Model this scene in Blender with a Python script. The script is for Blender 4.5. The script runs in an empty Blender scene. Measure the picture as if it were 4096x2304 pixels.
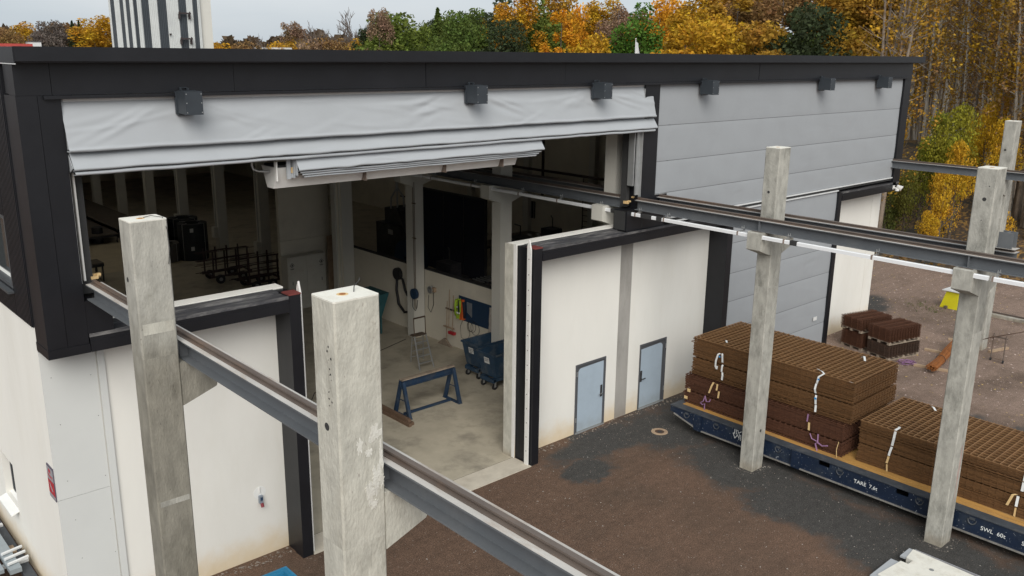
import bpy, math, random
import numpy as np
from mathutils import Matrix, Vector

random.seed(7)
RNG = np.random.default_rng(11)
scene = bpy.context.scene
COL = scene.collection

# ------------------------------------------------------------------ camera
CAM = Vector((0.0, -16.22, 10.6))
F_HALF = 1.7331579815
PITCH, YAW, ROLL = math.radians(14.8813), math.radians(42.2865), math.radians(0.6535)
_fw = Vector((math.sin(YAW) * math.cos(PITCH), math.cos(YAW) * math.cos(PITCH), -math.sin(PITCH)))
_rt = Vector((math.cos(YAW), -math.sin(YAW), 0))
_up = _rt.cross(_fw)
_r2 = _rt * math.cos(ROLL) + _up * math.sin(ROLL)
_u2 = -_rt * math.sin(ROLL) + _up * math.cos(ROLL)
cam_data = bpy.data.cameras.new("camera")
cam_data.sensor_width = 36.0
cam_data.lens = 36.0 * F_HALF / 2
cam_data.clip_start = 0.1
cam_data.clip_end = 3000
cam = bpy.data.objects.new("camera", cam_data)
m = Matrix(((_r2.x, _u2.x, -_fw.x, CAM.x), (_r2.y, _u2.y, -_fw.y, CAM.y), (_r2.z, _u2.z, -_fw.z, CAM.z), (0, 0, 0, 1)))
cam.matrix_world = m
COL.objects.link(cam)
scene.camera = cam

def bearing(sx):
    """unit ground direction seen at the photograph's column sx (4096 wide), at the horizon"""
    sy = 209 + (sx - 2048) * math.tan(ROLL)
    d = _fw * F_HALF + _r2 * ((sx - 2048) / 2048) - _u2 * ((sy - 1152) / 2048)
    v = Vector((d.x, d.y, 0))
    return v.normalized(), math.hypot(d.x, d.y) / F_HALF, d

# ------------------------------------------------------------------ sky and sun
SUN_EL, SUN_AZ = math.radians(38), math.radians(220)      # azimuth clockwise from +Y
world = bpy.data.worlds.new("World")
scene.world = world
world.use_nodes = True
wn, wl = world.node_tree.nodes, world.node_tree.links
wn.clear()
w_out = wn.new("ShaderNodeOutputWorld")
w_bg = wn.new("ShaderNodeBackground")
w_sky = wn.new("ShaderNodeTexSky")
w_sky.sky_type = 'NISHITA'
w_sky.sun_disc = False
w_sky.sun_elevation = SUN_EL
w_sky.sun_rotation = SUN_AZ
w_sky.air_density = 1.0
w_sky.dust_density = 3.0
w_sky.ozone_density = 1.0
w_hs = wn.new("ShaderNodeHueSaturation")
w_hs.inputs['Saturation'].default_value = 0.22
w_tc = wn.new("ShaderNodeTexCoord")
w_mp = wn.new("ShaderNodeMapping")
w_mp.inputs['Scale'].default_value = (1.0, 1.0, 4.5)
w_ns = wn.new("ShaderNodeTexNoise")
w_ns.inputs['Scale'].default_value = 2.2
w_ns.inputs['Detail'].default_value = 5
w_rp = wn.new("ShaderNodeMapRange")
w_rp.inputs['From Min'].default_value = 0.35
w_rp.inputs['From Max'].default_value = 0.7
w_rp.inputs['To Min'].default_value = 0.0
w_rp.inputs['To Max'].default_value = 1.0
w_mix = wn.new("ShaderNodeMixRGB")                    # thin and thick cloud over the sky
w_mix.blend_type = 'MIX'
w_mix.inputs['Color1'].default_value = (3.1, 3.55, 3.9, 1)
w_mix.inputs['Color2'].default_value = (4.2, 4.4, 4.55, 1)
w_over = wn.new("ShaderNodeMixRGB")
w_over.inputs['Fac'].default_value = 0.82
wl.new(w_sky.outputs['Color'], w_hs.inputs['Color'])
wl.new(w_tc.outputs['Generated'], w_mp.inputs['Vector'])
wl.new(w_mp.outputs['Vector'], w_ns.inputs['Vector'])
wl.new(w_ns.outputs['Fac'], w_rp.inputs['Value'])
wl.new(w_rp.outputs['Result'], w_mix.inputs['Fac'])
wl.new(w_hs.outputs['Color'], w_over.inputs['Color1'])
wl.new(w_mix.outputs['Color'], w_over.inputs['Color2'])
wl.new(w_over.outputs['Color'], w_bg.inputs['Color'])
w_bg.inputs['Strength'].default_value = 0.1
wl.new(w_bg.outputs['Background'], w_out.inputs['Surface'])

sun_data = bpy.data.lights.new("sun", 'SUN')
sun_data.energy = 1.5
sun_data.angle = math.radians(45)
sun_data.color = (1.0, 0.96, 0.9)
sun = bpy.data.objects.new("sun", sun_data)
sun_dir = Vector((math.sin(SUN_AZ) * math.cos(SUN_EL), math.cos(SUN_AZ) * math.cos(SUN_EL), math.sin(SUN_EL)))
sun.rotation_euler = sun_dir.to_track_quat('Z', 'Y').to_euler()
sun.location = (0, -20, 40)
COL.objects.link(sun)

vs = scene.view_settings
vs.view_transform = 'Standard'
vs.look = 'None'
vs.exposure = 0.9
vs.gamma = 1.0
vs.use_curve_mapping = False
scene.cycles.max_bounces = 7
scene.cycles.diffuse_bounces = 4
scene.cycles.transmission_bounces = 4
scene.cycles.glossy_bounces = 2

# ------------------------------------------------------------------ materials
MATS = {}
def _nt(name):
    mt = bpy.data.materials.new(name)
    mt.use_nodes = True
    nt = mt.node_tree
    b = nt.nodes['Principled BSDF']
    return mt, nt, b

def M(name, color, rough=0.6, var=0.12, scale=3.0, bump=0.0, bscale=60.0, metal=0.0, dark=None, dscale=1.2, damt=0.0,
      stretch=(1, 1, 1), spec=0.5, use_objcolor=False, speck=None):
    """general weathered surface: colour with two scales of variation, optional second tone in blotches, fine relief"""
    mt, nt, b = _nt(name)
    N, L = nt.nodes, nt.links
    tc = N.new('ShaderNodeTexCoord'); oi = N.new('ShaderNodeObjectInfo')
    mp = N.new('ShaderNodeMapping'); mp.inputs['Scale'].default_value = stretch
    L.new(tc.outputs['Object'], mp.inputs['Vector'])
    ad = N.new('ShaderNodeVectorMath'); ad.operation = 'ADD'
    sc = N.new('ShaderNodeVectorMath'); sc.operation = 'SCALE'; sc.inputs['Scale'].default_value = 37.0
    cb = N.new('ShaderNodeCombineXYZ')
    for i in range(3): L.new(oi.outputs['Random'], cb.inputs[i])
    L.new(cb.outputs[0], sc.inputs[0]); L.new(mp.outputs[0], ad.inputs[0]); L.new(sc.outputs[0], ad.inputs[1])
    n1 = N.new('ShaderNodeTexNoise'); n1.inputs['Scale'].default_value = scale; n1.inputs['Detail'].default_value = 6; n1.inputs['Roughness'].default_value = 0.62
    L.new(ad.outputs[0], n1.inputs['Vector'])
    mr = N.new('ShaderNodeMapRange'); mr.inputs['From Min'].default_value = 0.25; mr.inputs['From Max'].default_value = 0.75
    mr.inputs['To Min'].default_value = 1 - var; mr.inputs['To Max'].default_value = 1 + var
    L.new(n1.outputs['Fac'], mr.inputs['Value'])
    base = N.new('ShaderNodeRGB'); base.outputs[0].default_value = (*color, 1)
    src = base.outputs[0]
    if use_objcolor: src = oi.outputs['Color']
    if dark is not None:
        n2 = N.new('ShaderNodeTexNoise'); n2.inputs['Scale'].default_value = dscale; n2.inputs['Detail'].default_value = 8; n2.inputs['Roughness'].default_value = 0.7
        L.new(ad.outputs[0], n2.inputs['Vector'])
        m2 = N.new('ShaderNodeMapRange'); m2.inputs['From Min'].default_value = 0.5; m2.inputs['From Max'].default_value = 0.66
        m2.inputs['To Min'].default_value = 0; m2.inputs['To Max'].default_value = damt
        L.new(n2.outputs['Fac'], m2.inputs['Value'])
        mx = N.new('ShaderNodeMixRGB'); mx.inputs['Color2'].default_value = (*dark, 1)
        L.new(m2.outputs[0], mx.inputs['Fac']); L.new(src, mx.inputs['Color1']); src = mx.outputs[0]
    if speck is not None:
        n3 = N.new('ShaderNodeTexNoise'); n3.inputs['Scale'].default_value = speck[1]; n3.inputs['Detail'].default_value = 3
        L.new(ad.outputs[0], n3.inputs['Vector'])
        m3 = N.new('ShaderNodeMapRange'); m3.inputs['From Min'].default_value = speck[2]; m3.inputs['From Max'].default_value = speck[2] + 0.03
        L.new(n3.outputs['Fac'], m3.inputs['Value'])
        mx3 = N.new('ShaderNodeMixRGB'); mx3.inputs['Color2'].default_value = (*speck[0], 1)
        L.new(m3.outputs[0], mx3.inputs['Fac']); L.new(src, mx3.inputs['Color1']); src = mx3.outputs[0]
    ml = N.new('ShaderNodeVectorMath'); ml.operation = 'SCALE'
    L.new(src, ml.inputs[0]); L.new(mr.outputs[0], ml.inputs['Scale'])
    L.new(ml.outputs[0], b.inputs['Base Color'])
    b.inputs['Roughness'].default_value = rough
    b.inputs['Metallic'].default_value = metal
    b.inputs['Specular IOR Level'].default_value = spec
    if bump > 0:
        nb = N.new('ShaderNodeTexNoise'); nb.inputs['Scale'].default_value = bscale; nb.inputs['Detail'].default_value = 4
        L.new(ad.outputs[0], nb.inputs['Vector'])
        bp = N.new('ShaderNodeBump'); bp.inputs['Strength'].default_value = bump; bp.inputs['Distance'].default_value = 0.02
        L.new(nb.outputs['Fac'], bp.inputs['Height']); L.new(bp.outputs[0], b.inputs['Normal'])
    MATS[name] = mt
    return mt

def add_zmix(name, color, z0, z1, amt, nscale=2.5, warp=0.35, below=True):
    """second colour of damp or dirt that creeps up from the foot (or down from a level), with a ragged edge"""
    nt = MATS[name].node_tree; N, L = nt.nodes, nt.links; b = N['Principled BSDF']
    src = b.inputs['Base Color'].links[0].from_socket
    tc = N.new('ShaderNodeTexCoord'); sp = N.new('ShaderNodeSeparateXYZ'); L.new(tc.outputs['Object'], sp.inputs[0])
    n = N.new('ShaderNodeTexNoise'); n.inputs['Scale'].default_value = nscale; n.inputs['Detail'].default_value = 7; n.inputs['Roughness'].default_value = 0.65; L.new(tc.outputs['Object'], n.inputs['Vector'])
    a = N.new('ShaderNodeMath'); a.operation = 'MULTIPLY_ADD'; a.inputs[1].default_value = warp * 2; L.new(n.outputs['Fac'], a.inputs[0]); L.new(sp.outputs['Z'], a.inputs[2])
    r = N.new('ShaderNodeMapRange'); r.interpolation_type = 'SMOOTHSTEP'; r.inputs['From Min'].default_value = z1 + warp; r.inputs['From Max'].default_value = z0 + warp; r.inputs['To Max'].default_value = amt; L.new(a.outputs[0], r.inputs['Value'])
    m_ = N.new('ShaderNodeMixRGB'); m_.blend_type = 'MULTIPLY'; m_.inputs['Color2'].default_value = (*color, 1); L.new(r.outputs[0], m_.inputs['Fac']); L.new(src, m_.inputs['Color1']); L.new(m_.outputs[0], b.inputs['Base Color'])

def leafmat(name, trans=0.35):
    mt, nt, b = _nt(name)
    N, L = nt.nodes, nt.links
    oi = N.new('ShaderNodeObjectInfo'); ge = N.new('ShaderNodeNewGeometry')
    hs = N.new('ShaderNodeHueSaturation')
    r1 = N.new('ShaderNodeMapRange'); r1.inputs['To Min'].default_value = 0.55; r1.inputs['To Max'].default_value = 1.35
    L.new(ge.outputs['Random Per Island'], r1.inputs['Value']); L.new(r1.outputs[0], hs.inputs['Value'])
    tc = N.new('ShaderNodeTexCoord'); ns = N.new('ShaderNodeTexNoise'); ns.inputs['Scale'].default_value = 0.55; ns.inputs['Detail'].default_value = 3
    L.new(tc.outputs['Object'], ns.inputs['Vector'])
    r2 = N.new('ShaderNodeMapRange'); r2.inputs['From Min'].default_value = 0.3; r2.inputs['From Max'].default_value = 0.7
    r2.inputs['To Min'].default_value = 0.482; r2.inputs['To Max'].default_value = 0.518
    L.new(ns.outputs['Fac'], r2.inputs['Value']); L.new(r2.outputs[0], hs.inputs['Hue'])
    L.new(oi.outputs['Color'], hs.inputs['Color']); L.new(hs.outputs[0], b.inputs['Base Color'])
    b.inputs['Roughness'].default_value = 0.7
    b.inputs['Specular IOR Level'].default_value = 0.2
    tr = N.new('ShaderNodeBsdfTranslucent'); L.new(hs.outputs[0], tr.inputs['Color'])
    mx = N.new('ShaderNodeMixShader'); mx.inputs['Fac'].default_value = trans
    out = N['Material Output']
    L.new(b.outputs[0], mx.inputs[1]); L.new(tr.outputs[0], mx.inputs[2]); L.new(mx.outputs[0], out.inputs['Surface'])
    MATS[name] = mt

M('white_wall', (0.75, 0.733, 0.68), 0.85, 0.04, 1.0, 0.06, 90, dark=(0.665, 0.64, 0.57), dscale=0.9, damt=0.32, stretch=(1.0, 1.0, 0.3))
add_zmix('white_wall', (0.86, 0.70, 0.48), -0.05, 0.8, 0.85)

M('white_paint', (0.72, 0.71, 0.68), 0.6, 0.05, 2.0, dark=(0.55, 0.52, 0.47), dscale=2.5, damt=0.3)
M('interior_wall', (0.63, 0.585, 0.485), 0.85, 0.05, 0.8, 0.04, 60, dark=(0.5, 0.46, 0.39), dscale=0.6, damt=0.5)
M('corner_panel', (0.60, 0.61, 0.59), 0.55, 0.03, 1.0)
M('black_steel', (0.0085, 0.009, 0.0115), 0.42, 0.2, 1.2, 0.22, 2.4, dark=(0.014, 0.0145, 0.0175), dscale=0.8, damt=0.5, spec=0.4)
M('black_ledge', (0.05, 0.05, 0.055), 0.55, 0.25, 2.0, dark=(0.26, 0.25, 0.24), dscale=1.8, damt=0.8, stretch=(0.35, 3.0, 1))
M('red_primer', (0.16, 0.035, 0.03), 0.7, 0.2, 8)
M('fabric', (0.37, 0.388, 0.405), 0.55, 0.03, 1.0, 0.05, 7, dark=(0.34, 0.355, 0.37), dscale=0.9, damt=0.4, spec=0.3)
M('fabric_closed', (0.315, 0.330, 0.345), 0.6, 0.03, 1.0, 0.05, 7, dark=(0.295, 0.308, 0.322), dscale=0.9, damt=0.4, spec=0.3)
M('fabric_seam', (0.16, 0.165, 0.17), 0.7, 0.1, 2)
M('seal_white', (0.62, 0.63, 0.63), 0.5, 0.05, 2)
M('dark_rubber', (0.03, 0.03, 0.03), 0.8, 0.2, 3)
M('lamp_box', (0.035, 0.042, 0.05), 0.45, 0.12, 4, spec=0.4)
M('galvanised', (0.42, 0.43, 0.43), 0.4, 0.15, 6, metal=0.6, dark=(0.3, 0.29, 0.26), dscale=3, damt=0.4)
M('concrete', (0.365, 0.355, 0.315), 0.9, 0.28, 5.5, 0.5, 30, dark=(0.20, 0.195, 0.17), dscale=1.7, damt=0.9, stretch=(1.2, 1.2, 0.55), speck=((0.2, 0.19, 0.17), 34, 0.70))
M('concrete_pale', (0.465, 0.45, 0.39), 0.9, 0.22, 5.5, 0.5, 30, dark=(0.33, 0.31, 0.26), dscale=1.9, damt=0.8, stretch=(1.2, 1.2, 0.55), speck=((0.33, 0.3, 0.26), 34, 0.70))
M('concrete_wet', (0.365, 0.355, 0.315), 0.88, 0.28, 5.0, 0.5, 30, dark=(0.25, 0.24, 0.205), dscale=1.6, damt=0.85, stretch=(1.2, 1.2, 0.5), speck=((0.2, 0.19, 0.17), 34, 0.70))
add_zmix('concrete_wet', (0.60, 0.58, 0.54), 6.1, 7.4, 1.0, 2.0, 0.6)
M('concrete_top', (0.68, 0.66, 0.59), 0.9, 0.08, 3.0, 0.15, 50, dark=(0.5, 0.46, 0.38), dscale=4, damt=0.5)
M('exposed_col', (0.33, 0.315, 0.29), 0.9, 0.15, 2.0, 0.15, 40, dark=(0.22, 0.21, 0.19), dscale=0.9, damt=0.8, stretch=(1, 1, 0.3))
M('interior_concrete', (0.56, 0.545, 0.49), 0.85, 0.06, 1.0, 0.06, 50)
M('hall_floor', (0.42, 0.375, 0.29), 0.7, 0.16, 1.4, 0.03, 30, dark=(0.24, 0.215, 0.17), dscale=0.9, damt=0.75)
M('threshold', (0.52, 0.47, 0.385), 0.85, 0.12, 3.0, 0.1, 50, dark=(0.38, 0.33, 0.26), dscale=2, damt=0.5)
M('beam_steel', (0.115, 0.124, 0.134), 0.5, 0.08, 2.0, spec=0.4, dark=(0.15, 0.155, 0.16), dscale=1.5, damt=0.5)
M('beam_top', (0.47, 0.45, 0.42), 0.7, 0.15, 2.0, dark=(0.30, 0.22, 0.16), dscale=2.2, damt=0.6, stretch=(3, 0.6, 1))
M('rust_rail', (0.115, 0.09, 0.075), 0.55, 0.25, 4, dark=(0.19, 0.12, 0.08), dscale=3, damt=0.6, stretch=(2, 0.4, 1))
M('white_alu', (0.78, 0.79, 0.80), 0.35, 0.03, 3)
M('rust_clamp', (0.22, 0.17, 0.14), 0.6, 0.2, 5)
M('door_blue', (0.37, 0.445, 0.515), 0.5, 0.05, 2.0, dark=(0.31, 0.375, 0.435), dscale=2.5, damt=0.25)
M('door_frame', (0.085, 0.088, 0.095), 0.5, 0.08, 3)
M('chrome', (0.6, 0.6, 0.6), 0.25, 0.05, 5, metal=1.0)
M('trailer_blue', (0.007, 0.016, 0.038), 0.45, 0.2, 3.0, dark=(0.03, 0.04, 0.055), dscale=2.5, damt=0.7, speck=((0.45, 0.47, 0.5), 26, 0.685))
M('trailer_top', (0.045, 0.052, 0.062), 0.6, 0.25, 4.0, dark=(0.09, 0.092, 0.095), dscale=3, damt=0.7)
M('trailer_flange', (0.21, 0.2, 0.185), 0.7, 0.2, 4.0, dark=(0.1, 0.09, 0.08), dscale=3, damt=0.7)
M('deck_wood', (0.44, 0.235, 0.062), 0.75, 0.2, 3.0, 0.1, 40, dark=(0.2, 0.13, 0.07), dscale=1.6, damt=0.7, stretch=(2, 0.5, 1))
M('timber', (0.36, 0.26, 0.17), 0.8, 0.2, 5.0, 0.1, 40, dark=(0.2, 0.13, 0.09), dscale=3, damt=0.6, stretch=(1, 1, 1))
M('timber_dark', (0.13, 0.08, 0.05), 0.8, 0.2, 5.0)
M('pallet_wood', (0.28, 0.225, 0.17), 0.85, 0.25, 5.0, dark=(0.12, 0.09, 0.07), dscale=4, damt=0.7)
M('mesh_top_lit', (0.25, 0.135, 0.055), 0.75, 0.25, 5, dark=(0.22, 0.11, 0.045), dscale=3, damt=0.7)  # top sheet lighter, sheets below darker: light and shade put into the colours
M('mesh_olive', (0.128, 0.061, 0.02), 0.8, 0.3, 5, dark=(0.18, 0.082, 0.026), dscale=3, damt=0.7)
M('mesh_red', (0.082, 0.030, 0.013), 0.85, 0.3, 5, dark=(0.11, 0.042, 0.018), dscale=3, damt=0.7)
M('mesh_dark', (0.062, 0.036, 0.024), 0.8, 0.3, 5, dark=(0.1, 0.045, 0.022), dscale=3, damt=0.7)
M('rebar_orange', (0.30, 0.105, 0.022), 0.75, 0.35, 8, dark=(0.15, 0.05, 0.02), dscale=6, damt=0.6)
M('strap_white', (0.72, 0.73, 0.72), 0.7, 0.06, 6)
M('strap_cream', (0.60, 0.42, 0.2), 0.7, 0.1, 6)
M('strap_purple', (0.26, 0.14, 0.25), 0.7, 0.15, 6)
M('tag_blue', (0.03, 0.25, 0.55), 0.6, 0.05, 6)
M('lettering', (0.78, 0.8, 0.78), 0.6, 0.06, 12)
M('yellow_paint', (0.66, 0.60, 0.015), 0.55, 0.08, 4)
M('bin_blue', (0.018, 0.046, 0.085), 0.55, 0.3, 3.0, dark=(0.12, 0.13, 0.13), dscale=2.2, damt=0.6)
M('bin_bright', (0.02, 0.19, 0.34), 0.5, 0.15, 5.0)
M('trestle_blue', (0.014, 0.036, 0.075), 0.55, 0.2, 4.0, dark=(0.07, 0.075, 0.08), dscale=3, damt=0.5)
M('peg_blue', (0.011, 0.036, 0.08), 0.55, 0.08, 4.0)
M('teal', (0.03, 0.11, 0.12), 0.55, 0.15, 4.0)
M('paper', (0.62, 0.62, 0.6), 0.8, 0.05, 10)
M('ink', (0.03, 0.03, 0.03), 0.8, 0.05, 10)
M('hivis_yellow', (0.30, 0.44, 0.03), 0.8, 0.1, 12)
M('hivis_orange', (0.55, 0.10, 0.015), 0.8, 0.1, 12)
M('reflective', (0.85, 0.87, 0.88), 0.3, 0.02, 12)
M('navy_cloth', (0.015, 0.017, 0.03), 0.85, 0.1, 12)
M('rag', (0.38, 0.34, 0.3), 0.9, 0.25, 14)
M('cabinet', (0.55, 0.53, 0.47), 0.5, 0.05, 2.0, dark=(0.42, 0.38, 0.31), dscale=2.5, damt=0.4)
M('black_rubber', (0.02, 0.02, 0.022), 0.6, 0.2, 5)
M('coil_black', (0.022, 0.024, 0.027), 0.6, 0.3, 6)
M('coil_grey', (0.10, 0.09, 0.08), 0.7, 0.3, 6)
M('dark_machine', (0.03, 0.03, 0.034), 0.6, 0.4, 1.5, dark=(0.1, 0.09, 0.08), dscale=2, damt=0.5)
M('cart_steel', (0.05, 0.028, 0.028), 0.6, 0.3, 5)
M('bench_top', (0.12, 0.10, 0.08), 0.7, 0.3, 3)
M('copper', (0.17, 0.12, 0.085), 0.4, 0.2, 5, metal=0.6)
M('roof_felt', (0.05, 0.05, 0.055), 0.9, 0.2, 1.0)
M('red_roof', (0.42, 0.06, 0.05), 0.6, 0.1, 2)
M('window_frame', (0.055, 0.06, 0.065), 0.45, 0.1, 4)
M('sill_white', (0.78, 0.78, 0.75), 0.5, 0.03, 4)
M('sign_grey', (0.30, 0.30, 0.32), 0.5, 0.05, 4)
M('sign_red', (0.40, 0.02, 0.03), 0.5, 0.05, 4)
M('sign_dark', (0.09, 0.08, 0.11), 0.5, 0.05, 4)
M('outlet_red', (0.20, 0.02, 0.03), 0.5, 0.05, 8)
M('outlet_grey', (0.22, 0.25, 0.29), 0.5, 0.05, 8)
M('profile_grey', (0.30, 0.34, 0.36), 0.35, 0.08, 3.0, metal=0.2)
M('tower_white', (0.60, 0.62, 0.61), 0.55, 0.06, 0.4, dark=(0.5, 0.52, 0.52), dscale=0.25, damt=0.6)
M('tower_dark', (0.048, 0.058, 0.068), 0.55, 0.12, 0.5)
M('tower_plain', (0.62, 0.61, 0.56), 0.7, 0.05, 0.3)
M('bracket_rust', (0.04, 0.03, 0.03), 0.8, 0.3, 2)
M('bark_grey', (0.21, 0.19, 0.165), 0.9, 0.3, 6.0, dark=(0.07, 0.06, 0.05), dscale=5, damt=0.5, stretch=(1, 1, 0.35), use_objcolor=True)
M('bark_brown', (0.10, 0.078, 0.06), 0.9, 0.3, 6.0, 0.3, 20, stretch=(1, 1, 0.35))
M('twig', (0.12, 0.09, 0.07), 0.9, 0.3, 3.0, use_objcolor=True)
M('pebble', (0.5, 0.48, 0.45), 0.85, 0.3, 8.0, use_objcolor=True)
M('far_building', (0.65, 0.66, 0.66), 0.7, 0.05, 1.0)
add_zmix('door_blue', (0.74, 0.68, 0.60), -0.05, 0.5, 0.6)
add_zmix('exposed_col', (0.75, 0.68, 0.60), -0.05, 0.6, 0.7)
for _m in ('concrete', 'concrete_pale'): add_zmix(_m, (0.72, 0.64, 0.55), -0.05, 0.35, 0.8)
leafmat('leaf', 0.3)
def opal(name):
    mt, nt, b = _nt(name)
    t = nt.nodes.new('ShaderNodeBsdfTranslucent'); t.inputs['Color'].default_value = (0.60, 0.57, 0.52, 1)
    nt.links.new(t.outputs[0], nt.nodes['Material Output'].inputs['Surface']); MATS[name] = mt
opal('opal_sheet')

def glass(name):
    mt, nt, b = _nt(name)
    b.inputs['Base Color'].default_value = (0.03, 0.035, 0.035, 1)
    b.inputs['Roughness'].default_value = 0.06
    b.inputs['Specular IOR Level'].default_value = 0.9
    MATS[name] = mt
glass('glass')

# ------------------------------------------------------------------ mesh helpers
class MB:
    def __init__(s): s.v = []; s.f = []; s.sm = False
    def add(s, vs, fs):
        o = len(s.v); s.v.extend([tuple(map(float, p)) for p in vs]); s.f.extend([tuple(i + o for i in f) for f in fs]); return s
    def box(s, x0, x1, y0, y1, z0, z1):
        return s.add([(x0,y0,z0),(x1,y0,z0),(x1,y1,z0),(x0,y1,z0),(x0,y0,z1),(x1,y0,z1),(x1,y1,z1),(x0,y1,z1)],
                     [(0,3,2,1),(4,5,6,7),(0,1,5,4),(1,2,6,5),(2,3,7,6),(3,0,4,7)])
    def prism(s, poly, axis, a, b):
        """poly: 2-D outline counter-clockwise; extruded along axis ('x','y','z') from a to b"""
        n = len(poly)
        def P(p, t):
            return (t, p[0], p[1]) if axis == 'x' else ((p[0], t, p[1]) if axis == 'y' else (p[0], p[1], t))
        vs = [P(p, a) for p in poly] + [P(p, b) for p in poly]
        fs = [tuple(range(n - 1, -1, -1)), tuple(range(n, 2 * n))] + [(i, (i + 1) % n, n + (i + 1) % n, n + i) for i in range(n)]
        if axis == 'y': fs = [tuple(reversed(f)) for f in fs]
        return s.add(vs, fs)
    def tube(s, pts, r, seg=8, caps=True):
        pts = [Vector(p) for p in pts]; n = len(pts)
        rs = r if isinstance(r, (list, tuple)) else [r] * n
        o = len(s.v); ref = None
        for i, p in enumerate(pts):
            t = (pts[min(i + 1, n - 1)] - pts[max(i - 1, 0)])
            t = t.normalized() if t.length > 1e-9 else Vector((0, 0, 1))
            if ref is None:
                ref = Vector((0, 0, 1)) if abs(t.z) < 0.9 else Vector((1, 0, 0))
            a = t.cross(ref)
            if a.length < 1e-6: a = t.cross(Vector((0.3, 1, 0.1)))
            a.normalize(); b2 = t.cross(a).normalized(); ref = -b2 if False else ref
            for k in range(seg):
                th = 2 * math.pi * (k + 0.5) / seg
                q = p + a * (math.cos(th) * rs[i]) + b2 * (math.sin(th) * rs[i])
                s.v.append((q.x, q.y, q.z))
        for i in range(n - 1):
            for k in range(seg):
                k2 = (k + 1) % seg
                s.f.append((o + i*seg + k, o + i*seg + k2, o + (i+1)*seg + k2, o + (i+1)*seg + k))
        if caps:
            s.f.append(tuple(o + k for k in reversed(range(seg)))); s.f.append(tuple(o + (n-1)*seg + k for k in range(seg)))
        return s
    def ring(s, c, axis, r0, r1, a, b, seg=24):
        """solid annulus"""
        o = len(s.v)
        for (r, t) in ((r0, a), (r1, a), (r1, b), (r0, b)):
            for k in range(seg):
                th = 2 * math.pi * k / seg; u, w = r * math.cos(th), r * math.sin(th)
                s.v.append((c[0]+t, c[1]+u, c[2]+w) if axis == 'x' else ((c[0]+u, c[1]+t, c[2]+w) if axis == 'y' else (c[0]+u, c[1]+w, c[2]+t)))
        for q in range(4):
            for k in range(seg):
                k2 = (k+1) % seg; q2 = (q+1) % 4
                s.f.append((o+q*seg+k, o+q*seg+k2, o+q2*seg+k2, o+q2*seg+k))
        return s
    def grid(s, P):
        """P: array rows x cols x 3"""
        R, Cn = len(P), len(P[0]); o = len(s.v)
        for row in P:
            for p in row: s.v.append(tuple(float(c) for c in p))
        for i in range(R-1):
            for j in range(Cn-1):
                s.f.append((o+i*Cn+j, o+i*Cn+j+1, o+(i+1)*Cn+j+1, o+(i+1)*Cn+j))
        return s
    def mesh(s, name, mat, off=(0,0,0), smooth=False):
        me = bpy.data.meshes.new(name)
        me.from_pydata([(p[0]-off[0], p[1]-off[1], p[2]-off[2]) for p in s.v], [], s.f)
        me.materials.append(MATS[mat])
        if smooth: me.polygons.foreach_set('use_smooth', [True] * len(me.polygons))
        me.update()
        return me
    def build(s, name, mat, parent=None, smooth=False, loc=None):
        """world coordinates; a parent's own location is taken off so that the part sits right under it"""
        off = world_loc(parent) if parent is not None else (loc if loc is not None else base_of(s.v))
        o = bpy.data.objects.new(name, s.mesh(name, mat, off, smooth))
        COL.objects.link(o)
        if parent is not None: o.parent = parent
        else: o.location = off
        return o

def base_of(v):
    a = np.array(v); lo, hi = a.min(0), a.max(0)
    return (float((lo[0]+hi[0])/2), float((lo[1]+hi[1])/2), float(lo[2]))

def world_loc(o):
    p = Vector((0, 0, 0))
    while o is not None:
        p = p + Vector(o.location); o = o.parent
    return (p.x, p.y, p.z)

def tag(o, label=None, cat=None, group=None, kind=None):
    if label: o['label'] = label
    if cat: o['category'] = cat
    if group: o['group'] = group
    if kind: o['kind'] = kind
    return o

def thing(name, label, cat, loc=(0, 0, 0), rz=0.0, group=None):
    o = bpy.data.objects.new(name, None)
    o.empty_display_size = 0.3
    COL.objects.link(o)
    o.location = loc; o.rotation_euler = (0, 0, rz)
    return tag(o, label, cat, group)

def B(name, mat, parent, *b, smooth=False):
    mb = MB()
    for q in b: mb.box(*q)
    return mb.build(name, mat, parent, smooth)

def link_copy(src, parent, loc=None, rz=None):
    c = src.copy(); COL.objects.link(c); c.parent = parent
    if loc is not None: c.location = loc
    if rz is not None: c.rotation_euler = (0, 0, rz)
    return c

def copy_tree(o, parent=None):
    c = o.copy(); COL.objects.link(c); c.parent = parent
    for ch in list(o.children): copy_tree(ch, c)
    return c

def text_mesh(name, body, size, mat, parent, origin, xdir, updir, extrude=0.002, bold=False, shear=0.0):
    cu = bpy.data.curves.new(name, 'FONT'); cu.body = body; cu.size = size; cu.extrude = extrude; cu.shear = shear
    cu.resolution_u = 3
    if bold: cu.offset = size * 0.012
    to = bpy.data.objects.new('t', cu); COL.objects.link(to)
    bpy.context.view_layer.update()
    dg = bpy.context.evaluated_depsgraph_get()
    me = bpy.data.meshes.new_from_object(to.evaluated_get(dg))
    bpy.data.objects.remove(to)
    x = Vector(xdir); u = Vector(updir); n = x.cross(u); off = Vector(world_loc(parent)); og = Vector(origin)
    for v in me.vertices:
        p = og + x * v.co.x + u * v.co.y + n * v.co.z - off
        v.co = p
    me.materials.clear(); me.materials.append(MATS[mat])
    o = bpy.data.objects.new(name, me); COL.objects.link(o); o.parent = parent
    return o
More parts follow.
